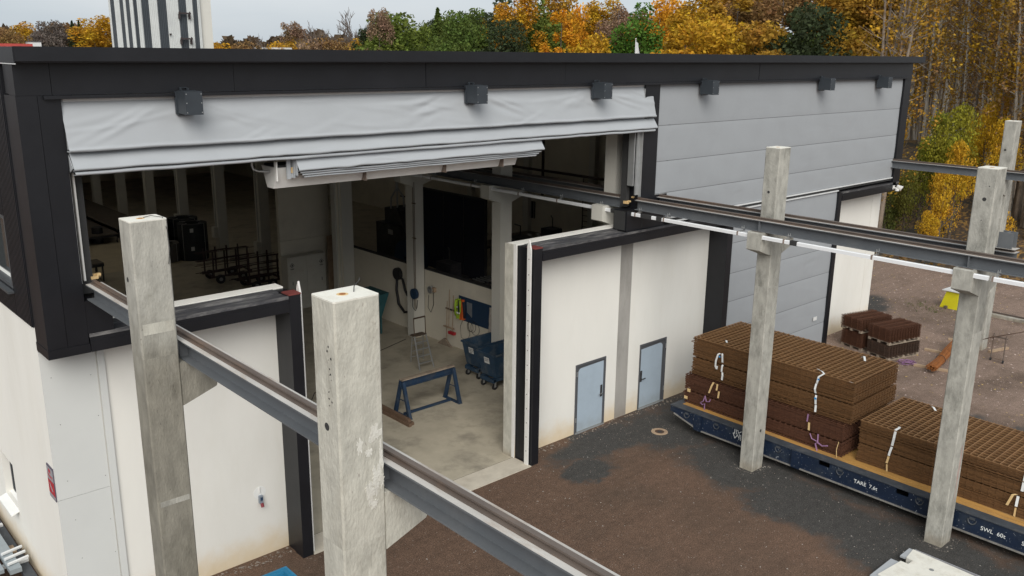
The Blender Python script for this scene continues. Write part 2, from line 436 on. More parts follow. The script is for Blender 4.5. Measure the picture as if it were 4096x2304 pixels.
# ------------------------------------------------------------------ ground
def ground_material():
    mt, nt, b = _nt('yard_gravel')
    N, L = nt.nodes, nt.links
    tc = N.new('ShaderNodeTexCoord')
    def noise(scale, det=5, rough=0.6, vec=None):
        n = N.new('ShaderNodeTexNoise'); n.inputs['Scale'].default_value = scale; n.inputs['Detail'].default_value = det; n.inputs['Roughness'].default_value = rough
        L.new(vec or tc.outputs['Object'], n.inputs['Vector']); return n
    wn_ = noise(0.9, 4)
    ws = N.new('ShaderNodeVectorMath'); ws.operation = 'SCALE'; ws.inputs['Scale'].default_value = 1.7
    wsub = N.new('ShaderNodeVectorMath'); wsub.operation = 'SUBTRACT'; wsub.inputs[1].default_value = (0.5, 0.5, 0.5)
    L.new(wn_.outputs['Color'], wsub.inputs[0]); L.new(wsub.outputs[0], ws.inputs[0])
    pos = N.new('ShaderNodeVectorMath'); pos.operation = 'ADD'
    L.new(tc.outputs['Object'], pos.inputs[0]); L.new(ws.outputs[0], pos.inputs[1])
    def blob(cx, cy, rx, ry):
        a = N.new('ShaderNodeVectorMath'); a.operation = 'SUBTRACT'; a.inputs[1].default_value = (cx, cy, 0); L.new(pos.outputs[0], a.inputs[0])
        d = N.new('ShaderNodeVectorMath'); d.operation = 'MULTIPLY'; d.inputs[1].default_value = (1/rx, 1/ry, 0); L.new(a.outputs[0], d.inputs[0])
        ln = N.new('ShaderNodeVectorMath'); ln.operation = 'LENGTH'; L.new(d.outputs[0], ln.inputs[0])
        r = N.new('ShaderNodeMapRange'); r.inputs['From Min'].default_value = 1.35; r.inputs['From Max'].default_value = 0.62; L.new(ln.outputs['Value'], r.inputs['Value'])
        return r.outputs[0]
    def mx(outs):
        o = outs[0]
        for q in outs[1:]:
            k = N.new('ShaderNodeMath'); k.operation = 'MAXIMUM'; L.new(o, k.inputs[0]); L.new(q, k.inputs[1]); o = k.outputs[0]
        return o
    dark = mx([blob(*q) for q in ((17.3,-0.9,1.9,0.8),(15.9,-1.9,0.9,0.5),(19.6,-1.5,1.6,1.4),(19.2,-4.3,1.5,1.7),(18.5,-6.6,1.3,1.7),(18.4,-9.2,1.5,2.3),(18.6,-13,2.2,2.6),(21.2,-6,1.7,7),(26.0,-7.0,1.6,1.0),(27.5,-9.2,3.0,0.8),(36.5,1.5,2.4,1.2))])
    # colours of the crushed stone itself: damp brown by the hall, dry pinkish further out, dark grey chippings in patches; also dark under the trailer
    nb = noise(0.35, 5); nm = noise(5.5, 6, 0.75); nf = noise(34, 4, 0.85)
    sep = N.new('ShaderNodeSeparateXYZ'); L.new(pos.outputs[0], sep.inputs[0])
    far = N.new('ShaderNodeMapRange'); far.inputs['From Min'].default_value = 20.5; far.inputs['From Max'].default_value = 29; L.new(sep.outputs['X'], far.inputs['Value'])
    cA = N.new('ShaderNodeMixRGB'); cA.inputs['Color1'].default_value = (0.132, 0.082, 0.056, 1); cA.inputs['Color2'].default_value = (0.235, 0.168, 0.132, 1); L.new(far.outputs[0], cA.inputs['Fac'])
    cB = N.new('ShaderNodeMixRGB'); cB.inputs['Color2'].default_value = (0.09, 0.062, 0.044, 1)
    rb = N.new('ShaderNodeMapRange'); rb.inputs['From Min'].default_value = 0.48; rb.inputs['From Max'].default_value = 0.68; rb.inputs['To Max'].default_value = 0.7; L.new(nb.outputs['Fac'], rb.inputs['Value'])
    L.new(cA.outputs[0], cB.inputs['Color1']); L.new(rb.outputs[0], cB.inputs['Fac'])
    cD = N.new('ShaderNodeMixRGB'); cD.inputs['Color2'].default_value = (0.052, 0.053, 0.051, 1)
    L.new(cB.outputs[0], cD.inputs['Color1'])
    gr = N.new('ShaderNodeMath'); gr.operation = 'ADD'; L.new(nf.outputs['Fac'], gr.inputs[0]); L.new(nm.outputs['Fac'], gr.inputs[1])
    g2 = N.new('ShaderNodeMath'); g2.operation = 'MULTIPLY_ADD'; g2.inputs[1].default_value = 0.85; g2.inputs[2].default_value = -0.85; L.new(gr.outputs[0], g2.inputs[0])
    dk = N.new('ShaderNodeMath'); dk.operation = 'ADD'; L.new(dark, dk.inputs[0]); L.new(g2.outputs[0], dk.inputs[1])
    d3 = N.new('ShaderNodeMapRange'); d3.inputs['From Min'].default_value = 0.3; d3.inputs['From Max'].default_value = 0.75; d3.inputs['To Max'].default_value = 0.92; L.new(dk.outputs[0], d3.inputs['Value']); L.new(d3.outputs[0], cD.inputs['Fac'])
    v1 = N.new('ShaderNodeMapRange'); v1.inputs['From Min'].default_value = 0.3; v1.inputs['From Max'].default_value = 0.7; v1.inputs['To Min'].default_value = 0.76; v1.inputs['To Max'].default_value = 1.24; L.new(nm.outputs['Fac'], v1.inputs['Value'])
    v2 = N.new('ShaderNodeMapRange'); v2.inputs['From Min'].default_value = 0.3; v2.inputs['From Max'].default_value = 0.75; v2.inputs['To Min'].default_value = 0.2; v2.inputs['To Max'].default_value = 1.95; L.new(nf.outputs['Fac'], v2.inputs['Value'])
    pr0 = N.new('ShaderNodeMath'); pr0.operation = 'MULTIPLY'; L.new(v1.outputs[0], pr0.inputs[0]); L.new(v2.outputs[0], pr0.inputs[1])
    # faint streaks where wheels have dragged the gravel
    tm = N.new('ShaderNodeMapping'); tm.inputs['Rotation'].default_value = (0, 0, math.radians(62)); tm.inputs['Scale'].default_value = (0.16, 2.6, 1); L.new(tc.outputs['Object'], tm.inputs['Vector'])
    tn = noise(1.0, 5, 0.7, tm.outputs[0]); v3 = N.new('ShaderNodeMapRange'); v3.inputs['From Min'].default_value = 0.36; v3.inputs['From Max'].default_value = 0.64; v3.inputs['To Min'].default_value = 0.92; v3.inputs['To Max'].default_value = 1.07; L.new(tn.outputs['Fac'], v3.inputs['Value'])
    pr = N.new('ShaderNodeMath'); pr.operation = 'MULTIPLY'; L.new(pr0.outputs[0], pr.inputs[0]); L.new(v3.outputs[0], pr.inputs[1])
    sc = N.new('ShaderNodeVectorMath'); sc.operation = 'SCALE'; L.new(cD.outputs[0], sc.inputs[0]); L.new(pr.outputs[0], sc.inputs['Scale'])
    L.new(sc.outputs[0], b.inputs['Base Color'])
    b.inputs['Roughness'].default_value = 0.9; b.inputs['Specular IOR Level'].default_value = 0.25
    bp = N.new('ShaderNodeBump'); bp.inputs['Strength'].default_value = 0.6; bp.inputs['Distance'].default_value = 0.03
    L.new(nf.outputs['Fac'], bp.inputs['Height']); L.new(bp.outputs[0], b.inputs['Normal'])
    MATS['yard_gravel'] = mt
ground_material()

def litter_material():
    mt, nt, b = _nt('leaf_litter')
    N, L = nt.nodes, nt.links
    tc = N.new('ShaderNodeTexCoord')
    n1 = N.new('ShaderNodeTexNoise'); n1.inputs['Scale'].default_value = 0.5; n1.inputs['Detail'].default_value = 6
    n2 = N.new('ShaderNodeTexVoronoi'); n2.inputs['Scale'].default_value = 7.0
    for n in (n1, n2): L.new(tc.outputs['Object'], n.inputs['Vector'])
    cr = N.new('ShaderNodeValToRGB'); e = cr.color_ramp.elements
    e[0].position = 0.0; e[0].color = (0.035, 0.025, 0.017, 1); e[1].position = 1.0; e[1].color = (0.30, 0.17, 0.04, 1)
    k = cr.color_ramp.elements.new(0.55); k.color = (0.085, 0.05, 0.025, 1)
    sp = N.new('ShaderNodeSeparateColor'); L.new(n2.outputs['Color'], sp.inputs[0]); L.new(sp.outputs[0], cr.inputs['Fac'])
    mixn = N.new('ShaderNodeMixRGB'); mixn.inputs['Color2'].default_value = (0.03, 0.027, 0.02, 1)
    mr = N.new('ShaderNodeMapRange'); mr.inputs['From Min'].default_value = 0.45; mr.inputs['From Max'].default_value = 0.62; L.new(n1.outputs['Fac'], mr.inputs['Value'])
    L.new(mr.outputs[0], mixn.inputs['Fac']); L.new(cr.outputs[0], mixn.inputs['Color1']); L.new(mixn.outputs[0], b.inputs['Base Color'])
    b.inputs['Roughness'].default_value = 0.95
    MATS['leaf_litter'] = mt
litter_material()

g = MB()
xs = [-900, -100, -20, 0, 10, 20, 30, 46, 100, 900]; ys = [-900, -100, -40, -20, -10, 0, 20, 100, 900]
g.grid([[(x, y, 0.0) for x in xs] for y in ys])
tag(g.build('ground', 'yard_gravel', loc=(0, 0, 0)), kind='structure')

# wooded bank rising beyond the yard on the right
hm = MB(); rows = []
for j in range(60):
    yy = -60 + j * 3.0
    row = []
    for i in range(34):
        xx = 46.0 + i * 2.2 + 1.2 * math.sin(yy * 0.21) - 0.08 * yy
        d = i * 2.2
        z = -0.05 + min(3.6, 0.34 * max(0, d - 1.5)) + 0.25 * math.sin(xx * 0.9 + yy * 0.5) * min(1, d / 6) + 0.02 * d
        row.append((xx, yy, z))
    rows.append(row)
hm.grid(rows)
tag(hm.build('wooded_bank', 'leaf_litter', smooth=True, loc=(0, 0, 0)), kind='structure')

hf = MB(); hf.box(3.75, 34.6, 0.03, 60, -0.2, 0.012)
tag(hf.build('hall_floor', 'hall_floor', loc=(0, 0, 0)), kind='structure')
zf = MB(); zf.box(4.2, 18.9, 27.9, 34.8, 0.008, 0.016)
M('floor_zone', (0.50, 0.43, 0.30), 0.7, 0.12, 1.5)
tag(zf.build('painted_floor_zone', 'floor_zone', loc=(0, 0, 0)), kind='structure')
th = MB(); th.box(8.4, 14.88, -0.7, 0.0, -0.2, 0.02)
tag(th.build('door_threshold', 'threshold', loc=(0, 0, 0)), kind='structure')
tr = MB(); tr.box(8.2, 15.1, 0.0, 0.06, -0.2, 0.006)
tag(tr.build('threshold_groove', 'dark_rubber', loc=(0, 0, 0)), kind='structure')

# loose chippings and leaves lying on the yard (nobody could count them)
def scatter(name, n, region, size, color, seed, flat=False, mat='pebble', thick=1.0, z=0.0):
    r = np.random.default_rng(seed); mb = MB()
    for _ in range(n):
        x = r.uniform(region[0], region[1]); y = r.uniform(region[2], region[3])
        if name != 'fallen_leaves' and x < 34.8 and y > -0.05 and x > 3.6: continue
        s = size[0] + (size[1] - size[0]) * r.random() ** 3
        a = r.uniform(0, 6.28); ca, sa = math.cos(a) * s, math.sin(a) * s
        if flat:
            t = r.uniform(-0.4, 0.4) * s
            mb.add([(x+ca, y+sa, z+0.006+abs(t)), (x-sa*0.7, y+ca*0.7, z+0.006), (x-ca, y-sa, z+0.006+abs(t)*0.3), (x+sa*0.7, y-ca*0.7, z+0.008)], [(0,1,2,3)])
        else:
            h = s * 0.7
            mb.add([(x+ca, y+sa, z+h*0.25), (x-sa*0.8, y+ca*0.8, z+h*0.3), (x-ca, y-sa, z+h*0.2), (x+sa*0.7, y-ca*0.7, z+h*0.35), (x+0.1*ca, y, z+h)], [(0,1,4),(1,2,4),(2,3,4),(3,0,4),(3,2,1,0)])
    o = mb.build(name, mat, loc=(0, 0, 0)); o.color = (*color, 1)
    return o
tag(scatter('stone_chips', 1500, (3, 24, -13, 0), (0.006, 0.022), (0.42, 0.39, 0.35), 3), 'tiny pale stone chips scattered over the brown gravel', 'gravel', kind='stuff')
tag(scatter('gravel_grains', 9000, (4, 24, -13, 0), (0.008, 0.02), (0.21, 0.165, 0.135), 4), 'fine dark gravel grains lying on the yard', 'gravel', kind='stuff')
tag(scatter('dry_gravel', 5000, (23, 46, -14, 12), (0.015, 0.05), (0.42, 0.33, 0.29), 5), 'dry pinkish gravel on the yard behind the mesh stacks', 'gravel', kind='stuff')
tag(scatter('fallen_leaves', 1500, (26, 47, -14, 14), (0.02, 0.06), (0.52, 0.36, 0.12), 6, flat=True), 'yellow fallen leaves strewn over the far yard', 'leaves', kind='stuff')

for (a, b_, sd) in ((4.0, 8.1, 21), (15.3, 23.1, 22)):
    tag(scatter('wall_grit', 260, (a, b_, -0.3, -0.055), (0.012, 0.05), (0.2, 0.165, 0.135), sd), 'loose grit gathered along the foot of the ' + ('left' if a < 10 else 'middle') + ' white wall', 'gravel', kind='stuff')
for (a, b_, c_, d_, sd, w_) in ((18.9, 19.7, -4.9, -4.15, 31, 'middle'), (18.9, 19.7, -9.8, -9.05, 32, 'right'), (34.1, 34.9, -4.9, -4.15, 33, 'farthest')):
    tag(scatter('foot_grit', 130, (a, b_, c_, d_), (0.01, 0.035), (0.17, 0.15, 0.13), sd), 'loose grit around the foot of the ' + w_ + ' concrete pillar', 'gravel', kind='stuff')
# ------------------------------------------------------------------ the hall
hall = thing('industrial_hall', 'long black and white industrial hall with raised grey fabric doors', 'building', (19.2, 0, 0))
XL, XR = 3.71, 34.68
YF = -0.68
# white walls
def wall_with_holes(name, mat, parent, axis, c0, c1, a0, a1, z0, z1, holes):
    """wall slab along x (axis 'x', thickness in y c0..c1) or along y; holes = list of (a,b,z,z)"""
    mb = MB()
    As = sorted({a0, a1, *[h[0] for h in holes], *[h[1] for h in holes]}); Zs = sorted({z0, z1, *[h[2] for h in holes], *[h[3] for h in holes]})
    for i in range(len(As)-1):
        for j in range(len(Zs)-1):
            am, zm = (As[i]+As[i+1])/2, (Zs[j]+Zs[j+1])/2
            if any(h[0] < am < h[1] and h[2] < zm < h[3] for h in holes): continue
            if axis == 'x': mb.box(As[i], As[i+1], c0, c1, Zs[j], Zs[j+1])
            else: mb.box(c0, c1, As[i], As[i+1], Zs[j], Zs[j+1])
    return mb.build(name, mat, parent)
B('front_wall', 'white_wall', hall, (XL, 8.38, 0.0, 0.33, 0, 5.89))
wall_with_holes('front_wall', 'white_wall', hall, 'x', 0.0, 0.33, 14.88, 23.25, 0, 5.89, [(17.21, 18.47, -1, 2.1), (20.0, 21.27, -1, 2.1)])
B('front_wall', 'white_wall', hall, (29.95, 33.955, 0.0, 0.33, 0, 5.89))
B('front_wall', 'white_wall', hall, (33.97, XR, 0.0, 0.33, 0, 5.89))
B('wall_stain_band', 'interior_wall', hall, (14.87, 14.879, 0.03, 0.31, 0.02, 5.86))
o = B('wall_edge', 'concrete_pale', hall, (14.855, 14.868, 0.07, 0.40, 0.02, 5.88)); o['label'] = 'worn concrete edge with peeling paint'
B('wall_edge', 'white_paint', hall, (14.85, 14.876, -0.03, 0.065, 0.02, 5.9))
# corner sheet panel and raised batten at the left corner
B('corner_panel', 'corner_panel', hall, (XL - 0.004, 4.62, -0.022, -0.002, 2.668, 5.5))
B('corner_panel', 'corner_panel', hall, (XL - 0.004, 4.62, -0.024, -0.002, 0.0, 2.66))
B('corner_batten', 'corner_panel', hall, (4.64, 4.76, -0.05, -0.001, 0.0, 5.5))
for (x, z) in ((3.85, 5.0), (4.5, 4.9), (3.9, 4.1), (4.55, 4.1), (3.9, 3.0), (4.55, 2.9), (3.95, 2.2), (4.55, 2.0), (3.98, 1.4), (4.57, 1.3)):
    B('screw_head', 'bracket_rust', hall, (x, x+0.011, -0.028, -0.0225, z, z+0.011))
# left side wall: white below, black corrugated sheet above
wall_with_holes('side_wall', 'white_wall', hall, 'y', XL, XL + 0.3, 0.33, 60, 0, 5.97, [(3.33, 4.32, 1.12, 2.14)])
B('side_wall_end', 'white_wall', hall, (XL - 0.001, XL + 0.02, 0.0, 0.3299, 5.5, 5.95))
cm = MB(); P = []
HOLE = (0.99, 2.75, 6.44, 7.75)
def corr(y): return XL - 0.012 - (0.018 if int(math.floor(y / 0.045)) % 2 else 0.0)
def corr_strip(y0, y1, z0, z1, mb):
    y = y0
    while y < y1 - 1e-6:
        y2 = min(y + 0.045, y1); x = XL - (0.03 if int(round(y / 0.045)) % 2 else 0.012)
        mb.box(x, XL - 0.001, y, y2, z0, z1); y = y2
corr_strip(0.02, HOLE[0], 5.94, 10.3, cm); corr_strip(HOLE[1], 9.0, 5.94, 10.3, cm); corr_strip(HOLE[0], HOLE[1], 5.94, HOLE[2], cm); corr_strip(HOLE[0], HOLE[1], HOLE[3], 10.3, cm)
cm.build('side_cladding', 'black_steel', hall)
B('side_backing', 'black_steel', hall, (XL + 0.001, XL + 0.28, 0.02, 0.98, 5.975, 10.3), (XL + 0.001, XL + 0.28, 2.76, 60, 5.975, 10.3), (XL+0.001, XL+0.28, 0.981, 2.759, 7.76, 10.3), (XL+0.001, XL+0.28, 0.981, 2.759, 5.975, 6.43))
# upper side window
w1 = B('window', 'window_frame', hall, (XL-0.03, XL+0.2, 1.0, 1.06, 6.44, 7.75), (XL-0.03, XL+0.2, 2.68, 2.74, 6.44, 7.75), (XL-0.03, XL+0.2, 1.06, 2.68, 7.69, 7.75), (XL-0.03, XL+0.2, 1.06, 2.68, 6.44, 6.5))
B('pane', 'glass', w1, (XL+0.12, XL+0.14, 1.06, 2.68, 6.5, 7.69))
B('sash', 'sill_white', w1, (XL+0.1, XL+0.15, 1.062, 1.11, 6.5, 7.69), (XL+0.1, XL+0.15, 1.11, 2.68, 6.5, 6.55))
B('sill', 'window_frame', w1, (XL-0.13, XL-0.031, 0.96, 2.8, 6.36, 6.4))
# lower side window
w2 = B('window', 'window_frame', hall, (XL+0.14, XL+0.2, 3.34, 3.39, 1.14, 2.13), (XL+0.14, XL+0.2, 4.26, 4.31, 1.14, 2.13), (XL+0.14, XL+0.2, 3.39, 4.26, 2.08, 2.13), (XL+0.14, XL+0.2, 3.39, 4.26, 1.14, 1.19))
B('pane', 'glass', w2, (XL+0.16, XL+0.175, 3.39, 4.26, 1.19, 2.08))
ms = MB(); ms.add([(XL-0.16, 3.3, 1.03), (XL+0.15, 3.3, 1.15), (XL+0.15, 4.36, 1.15), (XL-0.16, 4.36, 1.03), (XL-0.16, 3.3, 1.0), (XL+0.15, 3.3, 1.12), (XL+0.15, 4.36, 1.12), (XL-0.16, 4.36, 1.0)], [(0,1,2,3),(7,6,5,4),(0,3,7,4),(1,0,4,5),(3,2,6,7)])
ms.build('sill', 'sill_white', w2)
# far walls that close the hall
B('rear_wall', 'interior_wall', hall, (XL, XR, 60, 60.3, 0, 10.3))
B('side_wall', 'interior_wall', hall, (XR - 0.3, XR - 0.001, 0.34, 60, 0, 10.3))
# roof with its eave trim
FILL_STRIPS = [(6.5, 16.5, 20.0, 22.0), (6.5, 17.5, 28.0, 33.0), (6.5, 17.0, 39.0, 43.0), (24.0, 33.5, 17.0, 18.2), (23.0, 31.0, 34.0, 36.0)]  # openings added to the unseen roof to brighten the dark bays
def roof_slab():
    mb = MB(); Xs_ = sorted({XL, 34.9, *[s[0] for s in FILL_STRIPS], *[s[1] for s in FILL_STRIPS]}); Ys_ = sorted({-0.9, 60.3, *[s[2] for s in FILL_STRIPS], *[s[3] for s in FILL_STRIPS]})
    for i in range(len(Xs_)-1):
        for j in range(len(Ys_)-1):
            xm, ym = (Xs_[i]+Xs_[i+1])/2, (Ys_[j]+Ys_[j+1])/2
            if any(s[0] < xm < s[1] and s[2] < ym < s[3] for s in FILL_STRIPS): continue
            mb.box(Xs_[i], Xs_[i+1], Ys_[j], Ys_[j+1], 10.36, 10.52)
    return mb.build('roof', 'roof_felt', hall)
roof = roof_slab()
for s in FILL_STRIPS:
    B('added_skylight', 'opal_sheet', roof, (s[0] - 0.05, s[1] + 0.05, s[2] - 0.05, s[3] + 0.05, 10.525, 10.54))
B('eave_trim', 'black_steel', roof, (XL - 0.01, 34.93, -0.97, -0.905, 10.385, 10.605))
B('eave_trim', 'black_steel', roof, (XL - 0.03, XL - 0.012, -0.97, 60.3, 10.355, 10.60))
B('eave_trim', 'black_steel', roof, (34.905, 34.93, -0.9, 60.3, 10.385, 10.60))
B('drip_edge', 'seal_white', roof, (XL - 0.034, XL - 0.01, -0.98, 60.3, 10.34, 10.353))
# fascia sheets, each with its own edge
fx = [XL, 4.24, 7.3, 11.6, 15.8, 20.0, 24.2, 28.4, 32.4, 34.62]
for i in range(len(fx)-1):
    dy = 0.004 * ((i * 7) % 3 - 1)
    B('fascia_sheet', 'black_steel', hall, (fx[i] + 0.004, fx[i+1] - 0.004, YF + dy, -0.30, 9.86, 10.36))
B('fascia_drip', 'black_steel', hall, (4.1, 34.3, YF - 0.07, YF + 0.02, 9.80, 9.855))
B('fascia_core', 'black_steel', hall, (XL + 0.02, 34.6, YF + 0.03, -0.05, 9.875, 10.35))
B('curtain_track', 'seal_white', hall, (4.4, 19.3, -0.62, -0.58, 9.75, 9.80))
# corner column, in two sheets with an open joint
B('corner_column', 'black_steel', hall, (XL - 0.002, 4.015, YF, 0.0, 5.70, 9.857))
B('corner_column', 'black_steel', hall, (4.022, 4.36, YF + 0.004, -0.04, 5.70, 9.857))
B('corner_skirt', 'black_steel', hall, (XL - 0.012, 4.37, YF - 0.012, 0.0, 5.54, 5.697))
# pier that carries the left crane rail, widening below it
B('rail_pier', 'black_steel', hall, (4.363, 4.79, YF + 0.006, -0.04, 5.865, 6.44))
B('rail_pier', 'black_steel', hall, (18.42, 20.02, -0.60, -0.12, 5.865, 6.44))
B('rail_pier', 'black_steel', hall, (19.48, 20.06, -0.64, -0.2, 6.443, 6.78))
B('centre_column', 'black_steel', hall, (18.87, 19.475, YF, -0.3, 6.443, 9.857))
B('end_column', 'black_steel', hall, (34.08, 34.35, YF, 0.33, 5.6, 9.857))
B('end_column', 'black_steel', hall, (34.356, 34.63, YF + 0.01, 0.33, 5.6, 9.857))
B('column_core', 'dark_rubber', hall, (4.37, 4.62, -0.4, 0.3, 6.5, 9.85)); B('column_core', 'dark_rubber', hall, (19.0, 19.4, -0.29, 0.15, 6.5, 9.85))
B('panel_joint', 'dark_rubber', hall, (19.05, 19.07, -0.606, -0.601, 5.9, 6.43))
# portal beams with grooved ledges on top
def portal_beam(x0, x1, cap0=None, cap1=None, skirt0=0.0):
    p = B('portal_beam', 'black_steel', hall, (x0, x1, YF, -0.004, 5.54, 5.80))
    B('beam_flashing', 'black_steel', p, (x0, x1, YF - 0.014, YF - 0.001, 5.54, 5.735))
    B('ledge', 'black_ledge', p, (x0, x1, YF + 0.05, -0.30, 5.802, 5.845), (x0, x1, -0.27, -0.004, 5.802, 5.872), (x0, x1, YF, YF + 0.05, 5.802, 5.862))
    return p
portal_beam(4.38, 8.14); portal_beam(15.16, 23.16); portal_beam(30.17, 34.60)
# black portal columns beside the door openings, with primer-red caps and white guide rails
for (x0, x1, gx) in ((8.15, 8.40, 8.45), (14.90, 15.15, 14.845)):
    c = B('portal_column', 'black_steel', hall, (x0, x1, YF, -0.36, 0.0, 5.87))
    B('cap_plate', 'red_primer', c, (x0 - 0.01, x1 + 0.01, YF - 0.01, -0.38, 5.872, 5.9))
    B('column_web', 'black_steel', c, (x0 + 0.02, x1 - 0.02, -0.359, -0.01, 0.0, 5.86))
    q = MB(); q.prism([(-0.60, 0.0), (-0.47, 0.0), (-0.47, 5.95), (-0.535, 6.1), (-0.60, 5.85)], 'x', gx - 0.02, gx + 0.02); gr = q.build('guide_rail', 'white_paint', hall)
    for k in range(14): 
        bx = gx + (-0.0225 if x0 > 10 else 0.0202)
        B('bolt', 'bracket_rust', gr, (bx, bx + 0.0022, -0.55, -0.525, 0.4 + k * 0.4, 0.425 + k * 0.4))
B('portal_column', 'black_steel', hall, (23.17, 23.45, YF, -0.005, 0.0, 5.85))
B('portal_column', 'black_steel', hall, (23.46, 23.60, -0.52, -0.005, 0.0, 5.85))
B('portal_column', 'black_steel', hall, (29.93, 30.16, YF, -0.005, 0.0, 5.85))
# column of the hall frame that shows in the white wall
B('exposed_column', 'exposed_col', hall, (18.945, 19.46, -0.006, 0.33, 0.0, 5.5))
# white guide rails at the edges of the tall opening
B('guide_rail', 'white_paint', hall, (4.37, 4.40, -0.55, -0.44, 6.72, 9.7), (4.45, 4.48, -0.5, -0.42, 6.75, 9.7))
B('guide_rail', 'galvanised', hall, (18.72, 18.86, -0.6, -0.56, 6.85, 9.7), (18.84, 18.862, -0.68, -0.6, 6.8, 9.7), (18.66, 18.70, -0.55, -0.35, 7.1, 9.7))
B('brush_seal', 'dark_rubber', hall, (18.40, 18.415, -0.55, -0.15, 5.9, 6.42), (18.7, 18.84, -0.3, -0.1, 6.5, 9.0))
# grey crane-opening wall edge above the right ledge is the hall's first column, built with the others

# ---- personnel doors
def pdoor(x0, x1, hinge_left):
    fr = B('door', 'door_frame', hall, (x0, x0+0.055, -0.02, 0.12, 0.0, 2.1), (x1-0.055, x1, -0.02, 0.12, 0.0, 2.1), (x0+0.055, x1-0.055, -0.02, 0.12, 2.04, 2.1))
    lf = B('door_leaf', 'door_frame', fr, (x0+0.057, x1-0.057, 0.02, 0.07, 0.02, 2.037))
    # light blue field with one rounded upper corner, grey border on the hinge side and top
    bl = 0.075 if hinge_left else 0.005; brr = 0.005 if hinge_left else 0.09
    a, b2, top, r = x0+0.06+bl, x1-0.06-brr, 1.955, 0.13
    poly = [(a, 0.03), (b2, 0.03)]
    if hinge_left:
        poly += [(b2, top + 0.02)] + [(a + r - r*math.sin(t*math.pi/12), top - r + r*math.cos(t*math.pi/12)) for t in range(7)]
    else:
        poly += [(b2 - r + r*math.cos(t*math.pi/12), top - r + r*math.sin(t*math.pi/12)) for t in range(7)] + [(a, top - 0.03)]
    q = MB(); q.prism(poly, 'y', 0.012, 0.0195); q.build('blue_field', 'door_blue', fr)
    hx = x1 - 0.17 if hinge_left else x0 + 0.1
    B('lock_plate', 'ink', fr, (hx-0.01, hx+0.075, 0.002, 0.0115, 0.88, 1.24))
    hb = MB(); hb.tube([(hx+0.03, 0.0, 0.98), (hx+0.03, -0.05, 0.98), (hx+0.03+(-0.14 if hinge_left else 0.14), -0.055, 0.985)], 0.02, 6)
    hb.ring((hx+0.03, 0, 1.15), 'y', 0.004, 0.02, -0.004, 0.003, 10); hb.build('handle', 'chrome', fr)
    B('threshold_plate', 'galvanised', fr, (x0+0.02, x1-0.02, -0.06, 0.0, 0.0, 0.02))
    for z in (0.35, 1.75):
        xx = x0+0.03 if hinge_left else x1-0.045
        B('hinge', 'galvanised', fr, (xx, xx+0.03, -0.035, -0.0201, z, z+0.14))
pdoor(17.21, 18.47, True); pdoor(20.0, 21.27, False)

# ---- the raised fabric door of the left bay
def wrinkles(X, V, H, seed, n, lamps, amp=0.03):
    """sum of tapered crease ridges over sheet coordinates X (m) and depth V*H (m)"""
    r = np.random.default_rng(seed); D = np.zeros_like(X); Z = V * H
    cre = []
    for lx in lamps:
        for s in (-1, 1):
            for k in range(6):
                cre.append((lx + s * r.uniform(0.1, 0.5), r.uniform(0.02, 0.2), s, r.uniform(0.1, 0.6), r.uniform(0.9, 2.2), r.uniform(0.035, 0.07), r.uniform(0.5, 1.0) * amp))
    for _ in range(n):
        cre.append((r.uniform(X.min(), X.max()), r.uniform(0.0, 0.7) * H, r.choice([-1, 1]), r.uniform(0.02, 0.45), r.uniform(0.7, 2.6), r.uniform(0.03, 0.08), r.uniform(0.25, 0.9) * amp))
    for (x0, z0, s, ang, ln, w, a) in cre:
        dx, dz = s * math.cos(ang), math.sin(ang)
        u = (X - x0) * dx + (Z - z0) * dz; v = -(X - x0) * dz + (Z - z0) * dx + 0.12 * u * u * s * 0.5
        t = np.clip(u / ln, 0, 1); env = np.sin(np.pi * np.clip(t, 0, 1)) * (u > 0) * (u < ln)
        D += a * env * (np.exp(-(v / w) ** 2) - 0.55 * np.exp(-((v - 1.7 * w) / (1.1 * w)) ** 2))
    return D

LAMPS = [6.35, 12.8, 16.89, 21.4, 27.89, 31.95]
def fold_sheet(name, x0, x1, prof, n_x, seed, lamps, nw, amp, parent, mat='fabric', thick=0.0):
    """prof: list of (y, z) running down the sheet; creases push it along its outward normal"""
    pts = []
    for i in range(len(prof)-1):
        (ya, za), (yb, zb) = prof[i], prof[i+1]; n = max(2, int(math.hypot(yb-ya, zb-za) / 0.03))
        for k in range(n): pts.append((ya + (yb-ya)*k/n, za + (zb-za)*k/n))
    pts.append(prof[-1]); pts = np.array(pts)
    s = np.concatenate([[0], np.cumsum(np.hypot(np.diff(pts[:,0]), np.diff(pts[:,1])))])
    xs_ = np.linspace(x0, x1, n_x); XX, SS = np.meshgrid(xs_, s)
    H = s[-1]; D = wrinkles(XX, SS / H, H, seed, nw, lamps, amp)
    tan = np.gradient(pts, axis=0); tan /= np.linalg.norm(tan, axis=1)[:, None]
    nrm = np.stack([tan[:,1], -tan[:,0]], 1)                    # outward (towards -y on a hanging sheet)
    sag = 0.012 * np.sin(XX * 2.1 + seed) * (SS / H) + 0.006 * np.sin(XX * 5.3 + seed)
    Y = pts[:,0][:,None] + nrm[:,0][:,None] * D; Zz = pts[:,1][:,None] + nrm[:,1][:,None] * D + sag * 0.5
    mb = MB(); mb.grid(np.stack([XX, Y, Zz], 2)[::-1])
    return mb.build(name, mat, parent, smooth=True)

